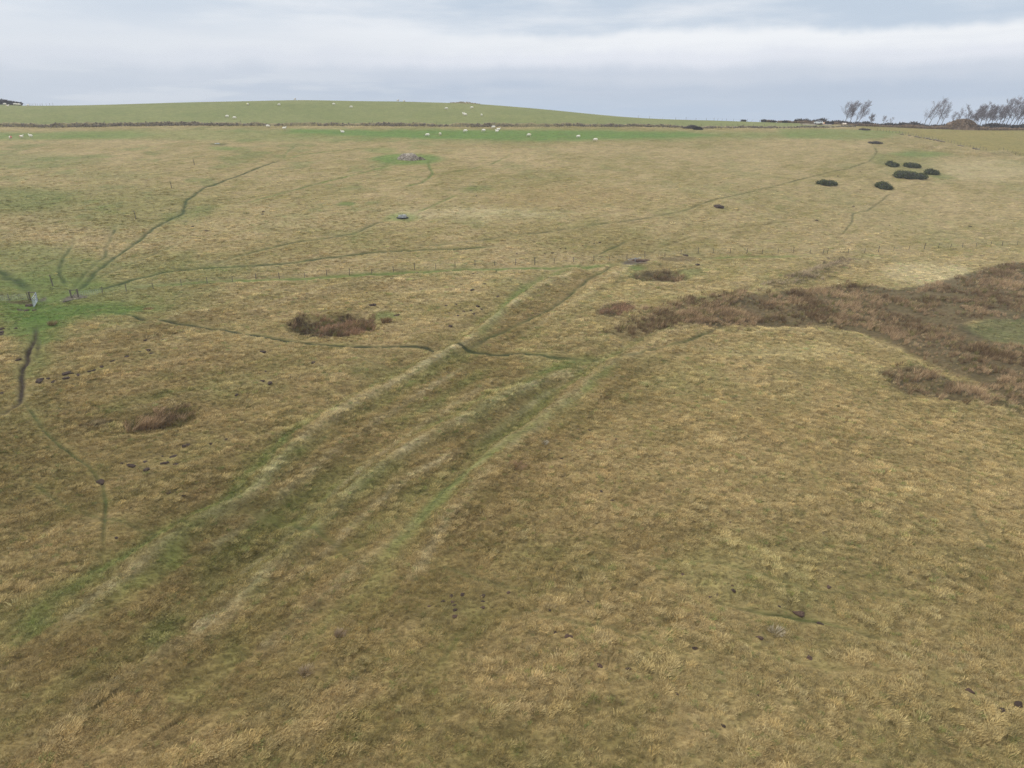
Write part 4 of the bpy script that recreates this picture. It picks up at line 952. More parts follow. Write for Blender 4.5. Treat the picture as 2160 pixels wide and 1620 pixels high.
brush(gspot(1824, 274.5), 2.6, 1.2, 0.5, 260, 2, 'dark low brushwood heap on the green patch near the leaning trees', rad=0.06)
p_ = gspot(1462, 272); brush(p_, 4.2, 1.5, 1.5, 620, 3, 'tangle of dark dead branches lying against the field wall', rad=0.07, mat=M_HEDGE)
brush(gspot(1472, 274), 1.8, 1.2, 1.0, 420, 4, 'blackest clump of fallen brush at the right end of the tangle by the wall', rad=0.08, mat=M_GORSEC)

# ------------------------------------------------------------------ tumbled field wall
def field_wall():
    t = empty('field_wall', Vector((WALL[8, 0], WALL[8, 1], ground_z(*WALL[8]))), 'long tumbled field wall of turf and dark stone below the green hill', 'wall'); c = t.location
    seg = np.concatenate([[0], np.cumsum(np.hypot(*np.diff(WALL, axis=0).T))]); S = np.arange(0, seg[-1], 0.45)
    cx = np.interp(S, seg, WALL[:, 0]); cy = np.interp(S, seg, WALL[:, 1]); g = surf(cx, cy)
    tx_ = np.gradient(cx); ty_ = np.gradient(cy); l_ = np.hypot(tx_, ty_); nx_, ny_ = -ty_ / l_, tx_ / l_
    u_ = 1080 + F * cx / (cy * CP)
    hgt = np.interp(u_, [-300, 0, 300, 700, 1100, 1450, 1800], [2.0, 2.0, 1.6, 1.4, 1.6, 1.2, 0.7]) * (0.85 + 0.35 * fbm(S, S * 0, 7, 4, 5) + 0.15 * fbm(S, S * 0, 1.2, 2, 6))
    prof = [(-1.25, -0.15), (-1.0, 0.25), (-0.75, 0.62), (-0.45, 0.92), (0, 1.0), (0.5, 0.9), (0.95, 0.55), (1.4, -0.1)]; m = len(prof)
    V = []
    for o_, h_ in prof:
        j = fbm(S * 1.0, S * 0 + o_ * 5, 1.4, 3, int(10 + o_ * 4)) * 0.22
        V.append(np.column_stack([cx + nx_ * (o_ + j) - c.x, cy + ny_ * (o_ + j) - c.y, g + hgt * h_ + j * 0.5 - c.z]))
    V = np.stack(V, 1).reshape(-1, 3); n_ = len(S); ii = np.arange((n_ - 1))[:, None] * m + np.arange(m - 1)[None, :]
    q_ = np.stack([ii, ii + m, ii + m + 1, ii + 1], -1).reshape(-1)
    mesh_np('turf_core', V, q_, 4, M_TURF, t)
    b = MB(); rr = random.Random(3); base = [(s1, s2, s3) for s1 in (-1, 1) for s2 in (-1, 1) for s3 in (-1, 1)]
    for i in range(4600):
        k = rr.randrange(n_); den = 0.5 + 0.9 * float(fbm(np.array([S[k]]), np.array([3.0]), 16, 2, 44)[0])
        if rr.random() > den: continue
        f_ = rr.random(); o_ = -1.45 + f_ * 0.9; h_ = max(0.05, hgt[k] * (0.08 + 0.85 * f_ * rr.uniform(.5, 1.1))); s = rr.uniform(.12, .34)
        M = Matrix.Rotation(rr.random() * 6, 3, Vector((rr.random(), rr.random(), rr.random() + .1)).normalized())
        p = Vector((cx[k] + nx_[k] * o_ * 0.85 - c.x, cy[k] + ny_[k] * o_ * 0.85 - c.y, g[k] + h_ - c.z))
        b.add([M @ Vector((q0[0] * s * 1.3, q0[1] * s * .8, q0[2] * s * .6)) + p for q0 in base], [(0, 1, 3, 2), (4, 6, 7, 5), (0, 4, 5, 1), (2, 3, 7, 6), (0, 2, 6, 4), (1, 5, 7, 3)])
    o = b.build('wall_stones', M_STONED, t); o['kind'] = 'stuff'
    return cx, cy, nx_, ny_
wcx, wcy, wnx, wny = field_wall()
# bleached grass fringe on both sides of the wall
k = rg.integers(0, len(wcx), 3600); off = np.where(rg.random(3600) < 0.62, rg.uniform(0.9, 3.2, 3600), rg.uniform(-2.6, -1.3, 3600))
fx, fy = wcx[k] + wnx[k] * off, wcy[k] + wny[k] * off; s_ = rg.uniform(1.0, 2.0, 3600) * np.where(off > 0, 1.1, 0.6)
cc = np.array(s2l(186,172,132)) * rg.uniform(.8, 1.1, (3600, 1))
scatter('wall_fringe_grass', SET_GRASS, np.column_stack([fx, fy, surf(fx, fy)]), cc, np.column_stack([s_, s_, s_ * 1.1]), np.column_stack([0 * s_, 0 * s_, R(30) + rg.normal(0, .6, 3600)]), 'long bleached grass fringing the field wall', 'grass')

# rubble line beside the east fence
for i, f_ in enumerate((.18, .24, .30, .335, .37, .395, .42, .45, .475, .50, .62, .64, .72, .745)):
    q_ = f_ * (len(EAST) - 2); j = int(q_); p = EAST[j] * (1 - (q_ - j)) + EAST[j + 1] * (q_ - j); p = p + np.array([-1.0, -1.2])
    put('wall_stone', lump('wall_stone', M_STONED, (1.0, .5, .4), 200 + i, 2), Vector((p[0], p[1], ground_z(*p) + .05)), 'grey boulder, %s from the left, in the broken row beside the slanting fence' % ORD[i], 'boulder', 'boulders along the slanting east fence', rz=rnd.uniform(-.4, .4), scale=rnd.uniform(.7, 1.2))

# ------------------------------------------------------------------ gorse
def gorse(u, v, wpx, hpx, label, seed):
    p = gspot(u, v); k_ = px_per_m(p); rx = wpx / 2 / k_; h = hpx / k_ * 0.95; ry = max(rx * 0.55, h * .9)
    t = empty('gorse_bush', p, label, 'gorse bush', 'gorse bushes on the right-hand slope'); rr = np.random.default_rng(seed)
    nb = int(5 + rx * 2.2); cs = []
    for i in range(nb):
        fx_ = rr.uniform(-.82, .82); fy_ = rr.uniform(-.7, .7) * math.sqrt(1 - fx_ ** 2); s = h * rr.uniform(.48, .72) * (1 - .35 * abs(fx_))
        cs.append((fx_ * rx * .9, fy_ * ry, s * .35, s * 1.25, s))
    V = []; n_ = int(1500 + rx * 1300)
    for i in range(n_):
        x, y, z, a, b_ = cs[rr.integers(nb)]; d = rr.normal(size=3); d /= np.linalg.norm(d); d[2] = abs(d[2]) * 1.0 - .12
        rad = rr.uniform(.85, 1.38) if rr.random() < .28 else rr.uniform(.82, 1.05); c = np.array([x + d[0] * a * rad, y + d[1] * a * rad, z + d[2] * b_ * rad]); c[2] = max(c[2], 0.04) + ground_z(p.x + c[0], p.y + c[1]) - p.z
        e1 = rr.normal(size=3); e1 /= np.linalg.norm(e1); e2 = np.cross(e1, rr.normal(size=3)); e2 /= np.linalg.norm(e2); s = rr.uniform(.07, .15)
        V += [c - e1 * s - e2 * s * .5, c + e1 * s - e2 * s * .5, c + e1 * s * .5 + e2 * s, c - e1 * s * .6 + e2 * s * .8]
    mesh_np('needle_foliage', np.array(V), np.arange(len(V)), 4, M_GORSE, t)
    b = MB()
    for x, y, z, a, b_ in cs:
        N = 10
        vs = [(x + a * .86 * math.cos(6.283 * j / N) * math.cos(e_), y + a * .86 * math.sin(6.283 * j / N) * math.cos(e_), z + b_ * .86 * math.sin(e_) + ground_z(p.x + x, p.y + y) - p.z) for e_ in (-.5, 0, .5, 1.0, 1.4) for j in range(N)]
        b.add(vs, [(r * N + j, r * N + (j + 1) % N, (r + 1) * N + (j + 1) % N, (r + 1) * N + j) for r in range(4) for j in range(N)] + [tuple(4 * N + j for j in range(N))])
    b.build('woody_core', M_GORSEC, t)
gorse(1744, 390, 44, 12, 'low oval gorse bush, leftmost on the slope', 1)
gorse(1866, 397, 38, 15, 'round dark gorse bush, nearest to the fence', 2)
gorse(1917, 373, 80, 16, 'largest gorse bush, a long dark mound', 3)
gorse(1965, 367, 24, 12, 'small gorse bush touching the right end of the largest one', 4)
gorse(1881, 349.5, 29, 11, 'gorse bush at the back left of the clump', 5)
gorse(1925, 352, 32, 11.5, 'gorse bush directly behind the largest one', 6)

# ------------------------------------------------------------------ bare trees
def tree(u, D, hpx, lean, label, group, seed, spread=1.0, dens=1.0, vbase=None, name='bare_tree', twig=0.022):
    lean *= 0.75
    p = gdepth(u, D); k_ = px_per_m(p); Ht = hpx / k_; t = empty(name, p, label, 'tree', group); rr = random.Random(seed)
    tr = MB(); tw = MB()
    pts = [Vector((0, 0, -0.3))]; q_ = Vector((0, 0, 0)); d = Vector((math.sin(lean) * rr.uniform(.7, 1.1), rr.gauss(0, .08), 1)).normalized(); rad = [0.13 * Ht / 9]; n_ = 9
    for i in range(n_):
        q_ = q_ + d * Ht / n_ / d.z * 0.97; pts.append(q_.copy()); rad.append(0.13 * Ht / 9 * (1 - i / n_) ** .8 + .012)
        d = (d + Vector((rr.gauss(0.02, .12), rr.gauss(0, .10), 0))).normalized()
        d = (d * .8 + Vector((math.sin(lean), 0, 1)).normalized() * .2).normalized()
    tr.tube(pts, rad, 6)
    def limb(o_, dr, L, r, lev):
        ps = [o_.copy()]; rs = [r]; q1 = o_.copy(); seg_ = 3 if lev > 0 else 4
        for i in range(seg_):
            dr = (dr + Vector((rr.gauss(.05, .14), rr.gauss(0, .14), rr.gauss(.10, .10)))).normalized(); q1 = q1 + dr * L / seg_; ps.append(q1.copy()); rs.append(max(r * (1 - (i + 1) / seg_ * .8), .008))
        (tr if lev == 0 else tw).tube(ps, rs, 5 if lev == 0 else 3, False)
        if lev >= 3: return
        for i in range(int((8, 6, 4)[lev] * dens + rr.random())):
            j = rr.randrange(1, seg_ + 1); dd = (ps[j] - ps[j - 1]).normalized()
            nd = (dd * .75 + Vector((rr.gauss(.12, .5), rr.gauss(0, .5), rr.gauss(.2, .35)))).normalized()
            limb(ps[j], nd, L * rr.uniform(.42, .66), max(rs[j] * .65, .009) if lev < 1 else twig * rr.uniform(.35, .7), lev + 1)
    nl = int(20 * dens)
    for i in range(nl):
        f_ = 0.22 + 0.76 * (i + rr.random()) / nl; j = f_ * n_; k0 = min(int(j) + 1, n_); o_ = pts[k0].lerp(pts[min(k0 + 1, n_)], j - int(j))
        a = rr.random() * 6.283; up = 0.25 + .9 * f_
        dr = Vector((math.cos(a) + math.sin(lean) * .9, math.sin(a) * .8, up)).normalized(); limb(o_, dr, Ht * spread * rr.uniform(.24, .40) * (1.15 - .45 * f_), rad[k0] * .5 + .012, 0)
    tr.build('trunk', M_BARK, t); tw.build('crown', M_TWIG, t); return t
G1 = 'leaning bare trees beside the white car'
tree(1781, 372, 36, .34, 'leaning bare tree, leftmost of the four beside the car', G1, 1, 1.0)
tree(1791, 374, 37, .28, 'slender leaning tree, second of the four beside the car', G1, 2, .85)
tree(1802, 376, 28, .36, 'thin small tree, third of the four beside the car', G1, 3, .6, .7)
tree(1808, 366, 40, .36, 'leaning bare tree, rightmost of the four beside the car', G1, 4, .85)
tree(1834, 384, 17, .30, 'small bare thorn tree just right of the four leaning trees', 'small bare thorns', 5, 1.1)
tree(1860, 388, 16, .45, 'sparse bare thorn between the two groups of trees', 'small bare thorns', 6, 1.1, .7)
tree(1874, 390, 14, .5, 'smallest bare thorn between the two groups of trees', 'small bare thorns', 7, 1.0, .6)
G2 = 'four bare trees left of the brown heap'
tree(1948, 385, 40, .30, 'bare tree, leftmost of the four left of the brown heap', G2, 8, .8, .8)
tree(1957, 384, 42, .36, 'crooked bare tree, second of the four left of the brown heap', G2, 9, .8, .8)
tree(1974, 385, 48, .16, 'tallest bare tree of the four left of the brown heap', G2, 10, .75, .9)
tree(1983, 385, 38, .26, 'bare tree, rightmost of the four left of the brown heap', G2, 11, .8, .8)
G3 = 'bare trees rising behind the brown heap'
for i, (u, h, l) in enumerate(((2008, 25, .2), (2020, 30, .2), (2029, 27, .25))):
    tree(u, 396, h, l, ('low tree behind the left end of the brown heap', 'tree behind the middle of the brown heap', 'thin tree behind the crest of the brown heap')[i], G3, 20 + i, .8, .8)
tree(2038, 388, 38, .12, 'slim upright bare tree rising from the crest of the brown heap', G3, 24, .6, .9)
for i, (u, h, l) in enumerate(((2047, 30, .2), (2060, 34, .15), (2081, 34, .2), (2096, 34, .2))):
    tree(u, 398, h, l, ('grey background tree just right of the brown heap', 'grey background tree between the first two right of the heap', 'grey background tree left of the dark bush', 'grey background tree showing above the dark bush')[i], 'background trees behind the right-hand row', 70 + i, .85, 1.1)
G4 = 'dense row of bare trees at the right edge'
labs = ['first leaning tree right of the brown heap', 'second leaning tree right of the brown heap', 'third leaning tree right of the brown heap, left of the dark bush', 'thin leaning tree above the dark bush', 'leaning tree directly right of the dark bush',
        'tall leaning tree starting the dense right-hand row', 'tallest leaning tree of the dense right-hand row', 'leaning tree right of the tallest one', 'leaning tree near the right edge of the picture', 'rearmost leaning tree near the right edge', 'leaning tree cut by the right edge', 'rightmost leaning tree, beyond the right edge', 'outermost slanting tree at the right rim']
for i, (u, h, l) in enumerate(((2054, 34, .2), (2065, 40, .25), (2074, 40, .3), (2088, 36, .3), (2104, 38, .3), (2112, 46, .25), (2119, 50, .3), (2127, 47, .3), (2136, 44, .35), (2142, 40, .35), (2148, 46, .35), (2158, 44, .35), (2172, 44, .3))):
    l *= .8
    tree(u, 380 + (i * 7) % 12, h, l, labs[i], G4, 40 + i, .72, 1.0)

# ------------------------------------------------------------------ heap, hedges and scrub on the right skyline
def bushy(path, width, height, n, mat, name, label, cat, seed, jag=0.35, kind=None, leaf=0.3, group=None):
    """a hedge or bush: upright twig fans with a solid earthy core"""
    path = [Vector(p) for p in path]; c = path[len(path) // 2].copy(); t = empty(name, c, label, cat, group); rr = np.random.default_rng(seed)
    L = np.array([(p.x, p.y) for p in path]); seg = np.concatenate([[0], np.cumsum(np.hypot(*np.diff(L, axis=0).T))]) if len(path) > 1 else np.array([0, 0.01])
    if len(path) == 1: L = np.vstack([L, L + [0.01, 0]])
    S = rr.uniform(0, seg[-1], n); hs = height * (1 + jag * fbm(S, S * 0 + 2, 4, 3, seed)) * rr.uniform(.55, 1.1, n)
    if len(path) == 1: pass
    cx = np.interp(S, seg, L[:, 0]) + rr.uniform(-.5, .5, n) * width; cy = np.interp(S, seg, L[:, 1]) + rr.uniform(-.5, .5, n) * width; g = surf(cx, cy)
    V = np.zeros((n, 4, 3)); a = rr.random(n) * 6.283; wd = leaf * rr.uniform(.5, 1.2, n); z0 = hs * rr.uniform(-.05, .6, n); z1 = z0 + hs * rr.uniform(.25, .5, n); ln = rr.normal(.15, .25, n) * height
    for j, (sx, zz, lf) in enumerate(((-1, z0, 0), (1, z0, 0), (.25, z1, 1), (-.35, z1, 1))):
        V[:, j, 0] = cx + sx * wd * np.cos(a) + lf * ln - c.x; V[:, j, 1] = cy + sx * wd * np.sin(a) - c.y; V[:, j, 2] = g + zz - c.z
    mesh_np('twigs', V.reshape(-1, 3), np.arange(n * 4), 4, mat, t)
    return t
def along(us, D): return [gdepth(u, D) for u in us]
hd = along(range(1640, 1800, 8), 392); bushy(hd, 3.0, 1.3, 5200, M_BRACK, 'hedge_bank', 'low tan bracken bank behind the white car', 'hedge bank', 1, .8)
bushy(along(range(1678, 1722, 6), 399), 2.0, 2.2, 1800, M_HEDGE, 'hedge', 'dark hedge on the skyline left of the white car', 'hedge', 2, .9)
bushy(along(range(1735, 1900, 8), 396), 2.5, 2.1, 7000, M_HEDGE, 'hedge', 'dark hedge on the skyline behind the leaning trees', 'hedge', 3, .9)
bushy(along(range(1800, 2240, 9), 372), 3.0, 1.25, 12000, M_BRACK, 'hedge_bank', 'tan strip of dead bracken and grass below the tree row', 'hedge bank', 4, .9)
bushy(along(range(1895, 2240, 9), 384), 2.5, 2.0, 11000, M_HEDGE, 'hedge', 'dark ragged hedge under the right-hand row of trees', 'hedge', 5, .9)
p_ = gdepth(1731, 398); bushy([p_ + Vector((-1.2, 0, 0)), p_ + Vector((1.2, 0, 0))], 2.5, 3.6, 1200, M_HEDGE, 'hawthorn_bush', 'dark rounded bush just behind the white car', 'bush', 6, .3)
p_ = gdepth(1749, 378); bushy([p_ + Vector((-1.4, 0, 0)), p_ + Vector((1.4, 0, 0))], 1.6, 1.5, 900, M_HEDGE, 'dark_bush', 'dark low bush right of the white car', 'bush', 7, .3)
for i, (u, h, l) in enumerate(((1568, 1.1, 'small dark bush on the low skyline, leftmost'), (1611, 1.3, 'small bush on the skyline, second from the left'), (1621, 1.5, 'small brown bush on the skyline between the others'), (1631, 1.3, 'small bush on the skyline nearest the tan bank'), (1655, 1.2, 'small tuft of scrub on the skyline above the tan bank'))):
    p_ = skyline(u, 0, 340, 460)[0]; bushy([p_ + Vector((-.9, 0, 0)), p_ + Vector((.9, 0, 0))], 1.2, h, 420, M_HEDGE if i != 2 else M_BRACK, 'scrub_bush', l, 'bush', 20 + i, .3, group='small bushes on the low skyline')
p_ = gdepth(2094, 378); bushy([p_ + Vector((-3.0, 0, 0)), p_, p_ + Vector((2.6, 0, 0))], 3.0, 2.7, 3400, M_HEDGE, 'dark_bush', 'dense dark bush at the foot of the right-hand trees', 'bush', 30, .3, leaf=.35)
sk = [skyline(u, 6)[0] for u in (-60, -30, -10, 5, 18, 30, 37)]
bushy(sk, 5.0, 3.0, 9000, M_HEDGE, 'copse', 'dark bare copse on the skyline at the left edge', 'copse', 31, .5, leaf=.35)
def heap():
    p = gdepth(2025, 374); k_ = px_per_m(p); rx = 35 / k_; h = 19 / k_; ry = 5.0; t = empty('manure_heap', p, 'big brown crumbling heap among the bare trees', 'heap')
    N, Mr = 64, 18; V = []; rr = np.random.default_rng(4)
    for k in range(Mr + 1):
        r = k / Mr
        for j in range(N):
            a = 6.2832 * j / N; x, y = rx * r * math.cos(a), ry * r * math.sin(a); V.append((x, y, r))
    V = np.array(V); nz = fbm(V[:, 0], V[:, 1], 3.0, 4, 8); top = np.clip(1 - np.abs(V[:, 2]) ** 3.2, 0, 1) ** 0.7
    sh = 1 - 0.22 * sstep(-V[:, 0] / rx, -0.1, 0.6)
    z = h * top * sh * (1 + .22 * nz) + surf(V[:, 0] + p.x, V[:, 1] + p.y) - p.z - 0.1
    V2 = np.column_stack([V[:, 0] * (1 + .05 * nz), V[:, 1], z]); ii = []
    for k in range(Mr):
        for j in range(N): ii += [k * N + j, (k + 1) * N + j, (k + 1) * N + (j + 1) % N, k * N + (j + 1) % N]
    mesh_np('heap_body', V2, ii, 4, M_HEAP, t)
    n_ = 2600; a = rr.random(n_) * 6.283; r = rr.random(n_) ** .5 * .97; x, y = rx * r * np.cos(a), ry * r * np.sin(a); zt = h * np.clip(1 - r ** 3.2, 0, 1) ** .7 * (1 - 0.22 * sstep(-x / rx, -0.1, 0.6)) + surf(x + p.x, y + p.y) - p.z
    Q = []
    for i in range(n_):
        e1 = rr.normal(size=3) * .28; e2 = rr.normal(size=3) * .16; c = np.array([x[i], y[i], zt[i] + rr.uniform(-.05, .18)]); Q += [c - e1, c - e2, c + e1, c + e2]
    mesh_np('straw_clods', np.array(Q), np.arange(len(Q)), 4, M_BRACK, t)
heap()

# ------------------------------------------------------------------ white car
def car(loc, rz, label):
    t = empty('estate_car', loc, label, 'car', rz=rz)
    side = [(-2.15, .42), (-2.18, .78), (-2.08, 1.02), (-1.92, 1.42), (-1.70, 1.50), (-0.2, 1.56), (0.45, 1.48), (1.10, 1.08), (1.75, .98), (2.08, .82), (2.15, .50), (2.05, .28), (-2.05, .28)]
    b = MB(); n_ = len(side)
    def wid(z): return .88 if z < 1.05 else .88 - (z - 1.05) * .42
    vs = [(x, s * wid(z), z) for s in (-1, 1) for x, z in side]
    b.add(vs, [tuple(range(n_))[::-1], tuple(range(n_, 2 * n_))] + [(i, (i + 1) % n_, n_ + (i + 1) % n_, n_ + i) for i in range(n_)])
    o = b.build('body', M_PAINTW, t); bv = o.modifiers.new('bevel', 'BEVEL'); bv.width = .06; bv.segments = 2
    for s in (-1, 1):
        for xs in (((-1.85, -1.05)), ((-0.97, -0.12)), ((-0.04, 0.80))):
            b = MB(); x0, x1 = xs; zt0 = 1.44; zb = 1.06; x1t = x1 if x1 < .5 else .42
            pts = [(x0, zb), (x1, zb), (x1t, zt0), (x0 + (.12 if x0 < -1.5 else 0), zt0)]
            y_ = lambda z: s * (wid(z) + .012)
            b.add([(x, y_(z), z) for x, z in pts] + [(x, y_(z) - s * .05, z) for x, z in pts], [(0, 1, 2, 3), (7, 6, 5, 4), (0, 4, 5, 1), (1, 5, 6, 2), (2, 6, 7, 3), (3, 7, 4, 0)]); b.build('side_window', M_GLASS, t)
    for pts, nm in (([(.50, 1.46), (1.08, 1.10)], 'windscreen'), ([(-2.07, 1.07), (-1.94, 1.40)], 'rear_window')):
        (xa, za), (xb, zb) = pts; off = .03 if nm == 'windscreen' else -.03
        b = MB(); wa, wb = wid(za) - .1, wid(zb) - .1
        b.add([(xa + off, -wa, za + .02), (xa + off, wa, za + .02), (xb + off, wb, zb + .02), (xb + off, -wb, zb + .02), (xa, -wa, za), (xa, wa, za), (xb, wb, zb), (xb, -wb, zb)], [(0, 1, 2, 3), (7, 6, 5, 4), (0, 4, 5, 1), (1, 5, 6, 2), (2, 6, 7, 3), (3, 7, 4, 0)]); b.build(nm, M_GLASS, t)
    for x in (-1.35, 1.32):
        for s in (-1, 1):
            b = MB(); b.tube([(0, -.11, 0), (0, .11, 0)], .33, 18); w_ = b.build('wheel', M_TYRE, t); w_.location = (x, s * .80, .33)
            b = MB(); b.tube([(0, -.125, 0), (0, .125, 0)], .20, 14); b.build('rim', M_RIM, w_)
    for s in (-1, 1):
        b = MB(); b.box((2.10, s * .62, .74), (.12, .34, .16)); b.build('headlight', M_LAMPW, t)
        b = MB(); b.box((-2.15, s * .74, .92), (.10, .18, .26)); b.build('tail_light', M_LAMPR, t)
        b = MB(); b.box((.72, s * .97, 1.06), (.12, .18, .12)); b.build('wing_mirror', M_PAINTW, t)
cp = gdepth(1725.5, 366); car(cp + Vector((0, 0, 0.45)), R(157), 'white estate car parked on the lane left of the leaning trees')
b = MB(); 
lane = [gdepth(u, 368) for u in (1690, 1705, 1720, 1735, 1750)]
vs = []
for q_ in lane: vs += [q_ + Vector((0, -2.2, .42)), q_ + Vector((0, 2.2, .42)), q_ + Vector((0, 3.4, -.4)), q_ + Vector((0, -3.4, -.4))]
b.add(vs, [(i * 4 + j, i * 4 + 4 + j, i * 4 + 4 + (j + 1) % 4, i * 4 + (j + 1) % 4) for i in range(4) for j in range(4)] + [(0, 1, 2, 3), (19, 18, 17, 16)])
M_LANE = material('lane_gravel', s2l(150,138,122), 0.3, 1.0, 0.95, bump=0.3); o = b.build('lane', M_LANE); tag(o, kind='structure')

# ------------------------------------------------------------------ sheep
def sheep_mesh(pose, seed):
    """one continuous body: rings along the trunk, neck and head, legs fused by remeshing"""
    b = MB()
    def loft(path, radii, n=12):
        rings = []
        for i, (p, (ry, rz_)) in enumerate(zip(path, radii)):
            p = Vector(p); d = (Vector(path[min(i + 1, len(path) - 1)]) - Vector(path[max(i - 1, 0)])).normalized(); a = Vector((0, 1, 0)); c = d.cross(a).normalized()
            rings.append([p + a * ry * math.cos(t_) + c * rz_ * math.sin(t_) for t_ in [6.2832 * k / n for k in range(n)]])
        vs = [q_ for r in rings for q_ in r]; m_ = len(path)
        b.add(vs, [(i * n + k, i * n + (k + 1) % n, (i + 1) * n + (k + 1) % n, (i + 1) * n + k) for i in range(m_ - 1) for k in range(n)] + [tuple(range(n))[::-1], tuple((m_ - 1) * n + k for k in range(n))])
    z = .62 if pose != 'lie' else .30
    loft([(-.56, 0, z + .05), (-.50, 0, z + .04), (-.36, 0, z + .03), (-.1, 0, z), (.16, 0, z), (.36, 0, z + .03), (.47, 0, z + .04)], [(.06, .07), (.17, .19), (.24, .26), (.27, .29), (.27, .28), (.22, .25), (.12, .14)])
    if pose == 'graze':
        neck = [(.40, 0, .70), (.56, 0, .58), (.66, 0, .40)]; head = [(.64, 0, .44), (.69, 0, .30), (.76, 0, .17), (.80, 0, .08)]
    else:
        h_ = z + .12; neck = [(.38, 0, h_), (.50, 0, h_ + .14), (.58, 0, h_ + .28)]; head = [(.53, 0, h_ + .31), (.63, 0, h_ + .31), (.75, 0, h_ + .24), (.83, 0, h_ + .19)]
    loft(neck, [(.15, .17), (.11, .13), (.09, .10)]); loft(head, [(.07, .075), (.085, .095), (.06, .065), (.035, .04)])
    e_ = Vector(head[0]).lerp(Vector(head[1]), .3)
    for s in (-1, 1): b.tube([e_ + Vector((0, s * .06, .03)), e_ + Vector((0, s * .18, .03))], [.035, .018], 6)
    b.tube([(-.54, 0, z + .12), (-.60, 0, z - .02), (-.60, 0, z - .20)], [.05, .045, .03], 6)
    rr = random.Random(seed)
    if pose != 'lie':
        for x in (-.36, .32):
            for s in (-1, 1):
                dx = rr.uniform(-.06, .06)
                if x < 0: b.tube([(x, s * .13, .52), (x + .06 + dx, s * .13, .36), (x - .06 + dx, s * .13, .23), (x - .02 + dx, s * .13, 0)], [.12, .07, .035, .032], 8)
                else: b.tube([(x, s * .12, .50), (x + dx, s * .12, .26), (x + dx * 1.2, s * .12, 0)], [.09, .042, .032], 8)
    else:
        for x in (-.3, .34):
            for s in (-1, 1): b.tube([(x, s * .2, .14), (x + .16, s * .24, .06), (x + .02, s * .24, .04)], [.08, .05, .035], 8)
    o = b.build('sheep', M_WOOL); rm = o.modifiers.new('r', 'REMESH'); rm.mode = 'VOXEL'; rm.voxel_size = .03; rm.use_smooth_shade = True
    dg = bpy.context.evaluated_depsgraph_get(); me = bpy.data.meshes.new_from_object(o.evaluated_get(dg)); bpy.data.objects.remove(o)
    co = np.empty(len(me.vertices) * 3); me.vertices.foreach_get('co', co); co = co.reshape(-1, 3)
    me.name = 'sheep'; me.materials.clear(); me.materials.append(M_WOOL); me.materials.append(M_FACE)
    cen = np.array([co[list(p_.vertices)].mean(0) for p_ in me.polygons])
    face = (cen[:, 0] > (.62 if pose == 'graze' else .60)) | ((cen[:, 2] < .30) if pose != 'lie' else (cen[:, 2] < .02))
    me.polygons.foreach_set('material_index', face.astype(np.int32)); me.update(); return me
SH = {'g': sheep_mesh('graze', 1), 's': sheep_mesh('stand', 2), 'l': sheep_mesh('lie', 3)}
SHEEP = [ # u, v, pose, heading (deg, 0 = to the right), dye, label
 (23,293.5,'g',150,'r','sheep with a red mark, leftmost of the trio near the left edge'), (46,292,'s',5,'r2','reddish marked sheep, middle of the trio near the left edge'), (65.5,290.5,'s',175,None,'white sheep, rightmost of the trio near the left edge'),
 (10.5,222,'g',200,None,'white sheep below the dark copse, nearest the left edge'), (16,224,'l',20,'y2','yellowish sheep lying below the dark copse'), (31,221,'g',10,None,'white sheep under the right end of the copse'), (35.5,222,'s',170,None,'white sheep beside another under the right end of the copse'), (40.5,223,'g',30,'y3','creamy sheep just off the right end of the copse'), (59.5,225,'g',160,None,'lone white sheep below the skyline posts'),
 (479.5,248,'g',180,None,'cream sheep left of another just above the wall'), (495,251.5,'g',0,None,'large white sheep just above the wall, right of the cream one'),
 (522.5,222.5,'g',-30,'y','sheep with a bright yellow mark high on the green hill'), (589,223.5,'g',170,None,'white sheep grazing below the hill brow, right of the yellow-marked one'), (704,222,'g',0,None,'cream sheep high on the hill right of its summit'), (741,228,'g',180,None,'white sheep on the hill just below the cream one'),
 (942,231.5,'g',190,None,'white sheep on the hill, left of the stony mound'), (995.5,229.5,'g',200,None,'cream sheep directly below the stony mound'), (978.5,243,'s',180,None,'cream sheep behind another in the middle of the hill'), (982,244.5,'g',160,None,'cream sheep in front of its neighbour in the middle of the hill'), (1016,245.5,'g',80,None,'small white sheep seen end-on on the hill slope'),
 (565.5,270,'g',0,None,'white sheep just below the wall, leftmost there'), (600,274,'s',10,None,'standing sheep below the wall on a green patch'), (722.5,280,'l',170,None,'sheep lying alone below the wall'),
 (902,288,'g',180,None,'white sheep left of another on the bright green strip'), (928.5,286,'g',70,'y3','white sheep turned end-on on the bright green strip'), (982,280,'g',200,None,'white sheep between the pair and the trio on the green strip'), (1020.5,279,'g',205,None,'white sheep just left of the trio below the wall'),
 (1041,272,'g',200,None,'top sheep of the trio below the wall'), (1051.5,274.5,'l',15,None,'right-hand sheep of the trio below the wall'), (1048.5,278.5,'l',160,None,'lowest sheep of the trio, lying down'),
 (1116,288.5,'g',180,'y3','white sheep alone on the green strip right of the trio'), (1220,291,'g',200,None,'white sheep grazing right of centre below the wall'), (1256,299,'g',180,None,'lowest white sheep, at the edge of the tan grass'),
 (1737,262,'g',90,'o','orange tinted sheep beside the back of the white car'), (1778.5,263.5,'g',85,'p','left one of two pale sheep under the leaning trees'), (1782.5,263.5,'g',100,'p','right one of two pale sheep under the leaning trees'),
]
DYE = {'r': (.55,.10,.08,.9), 'r2': (.6,.3,.22,.8), 'y': (.75,.68,.08,1), 'y2': (.62,.5,.2,.9), 'y3': (.75,.62,.35,.6), 'o': (.7,.35,.18,.9), 'p': (.8,.6,.5,.6)}
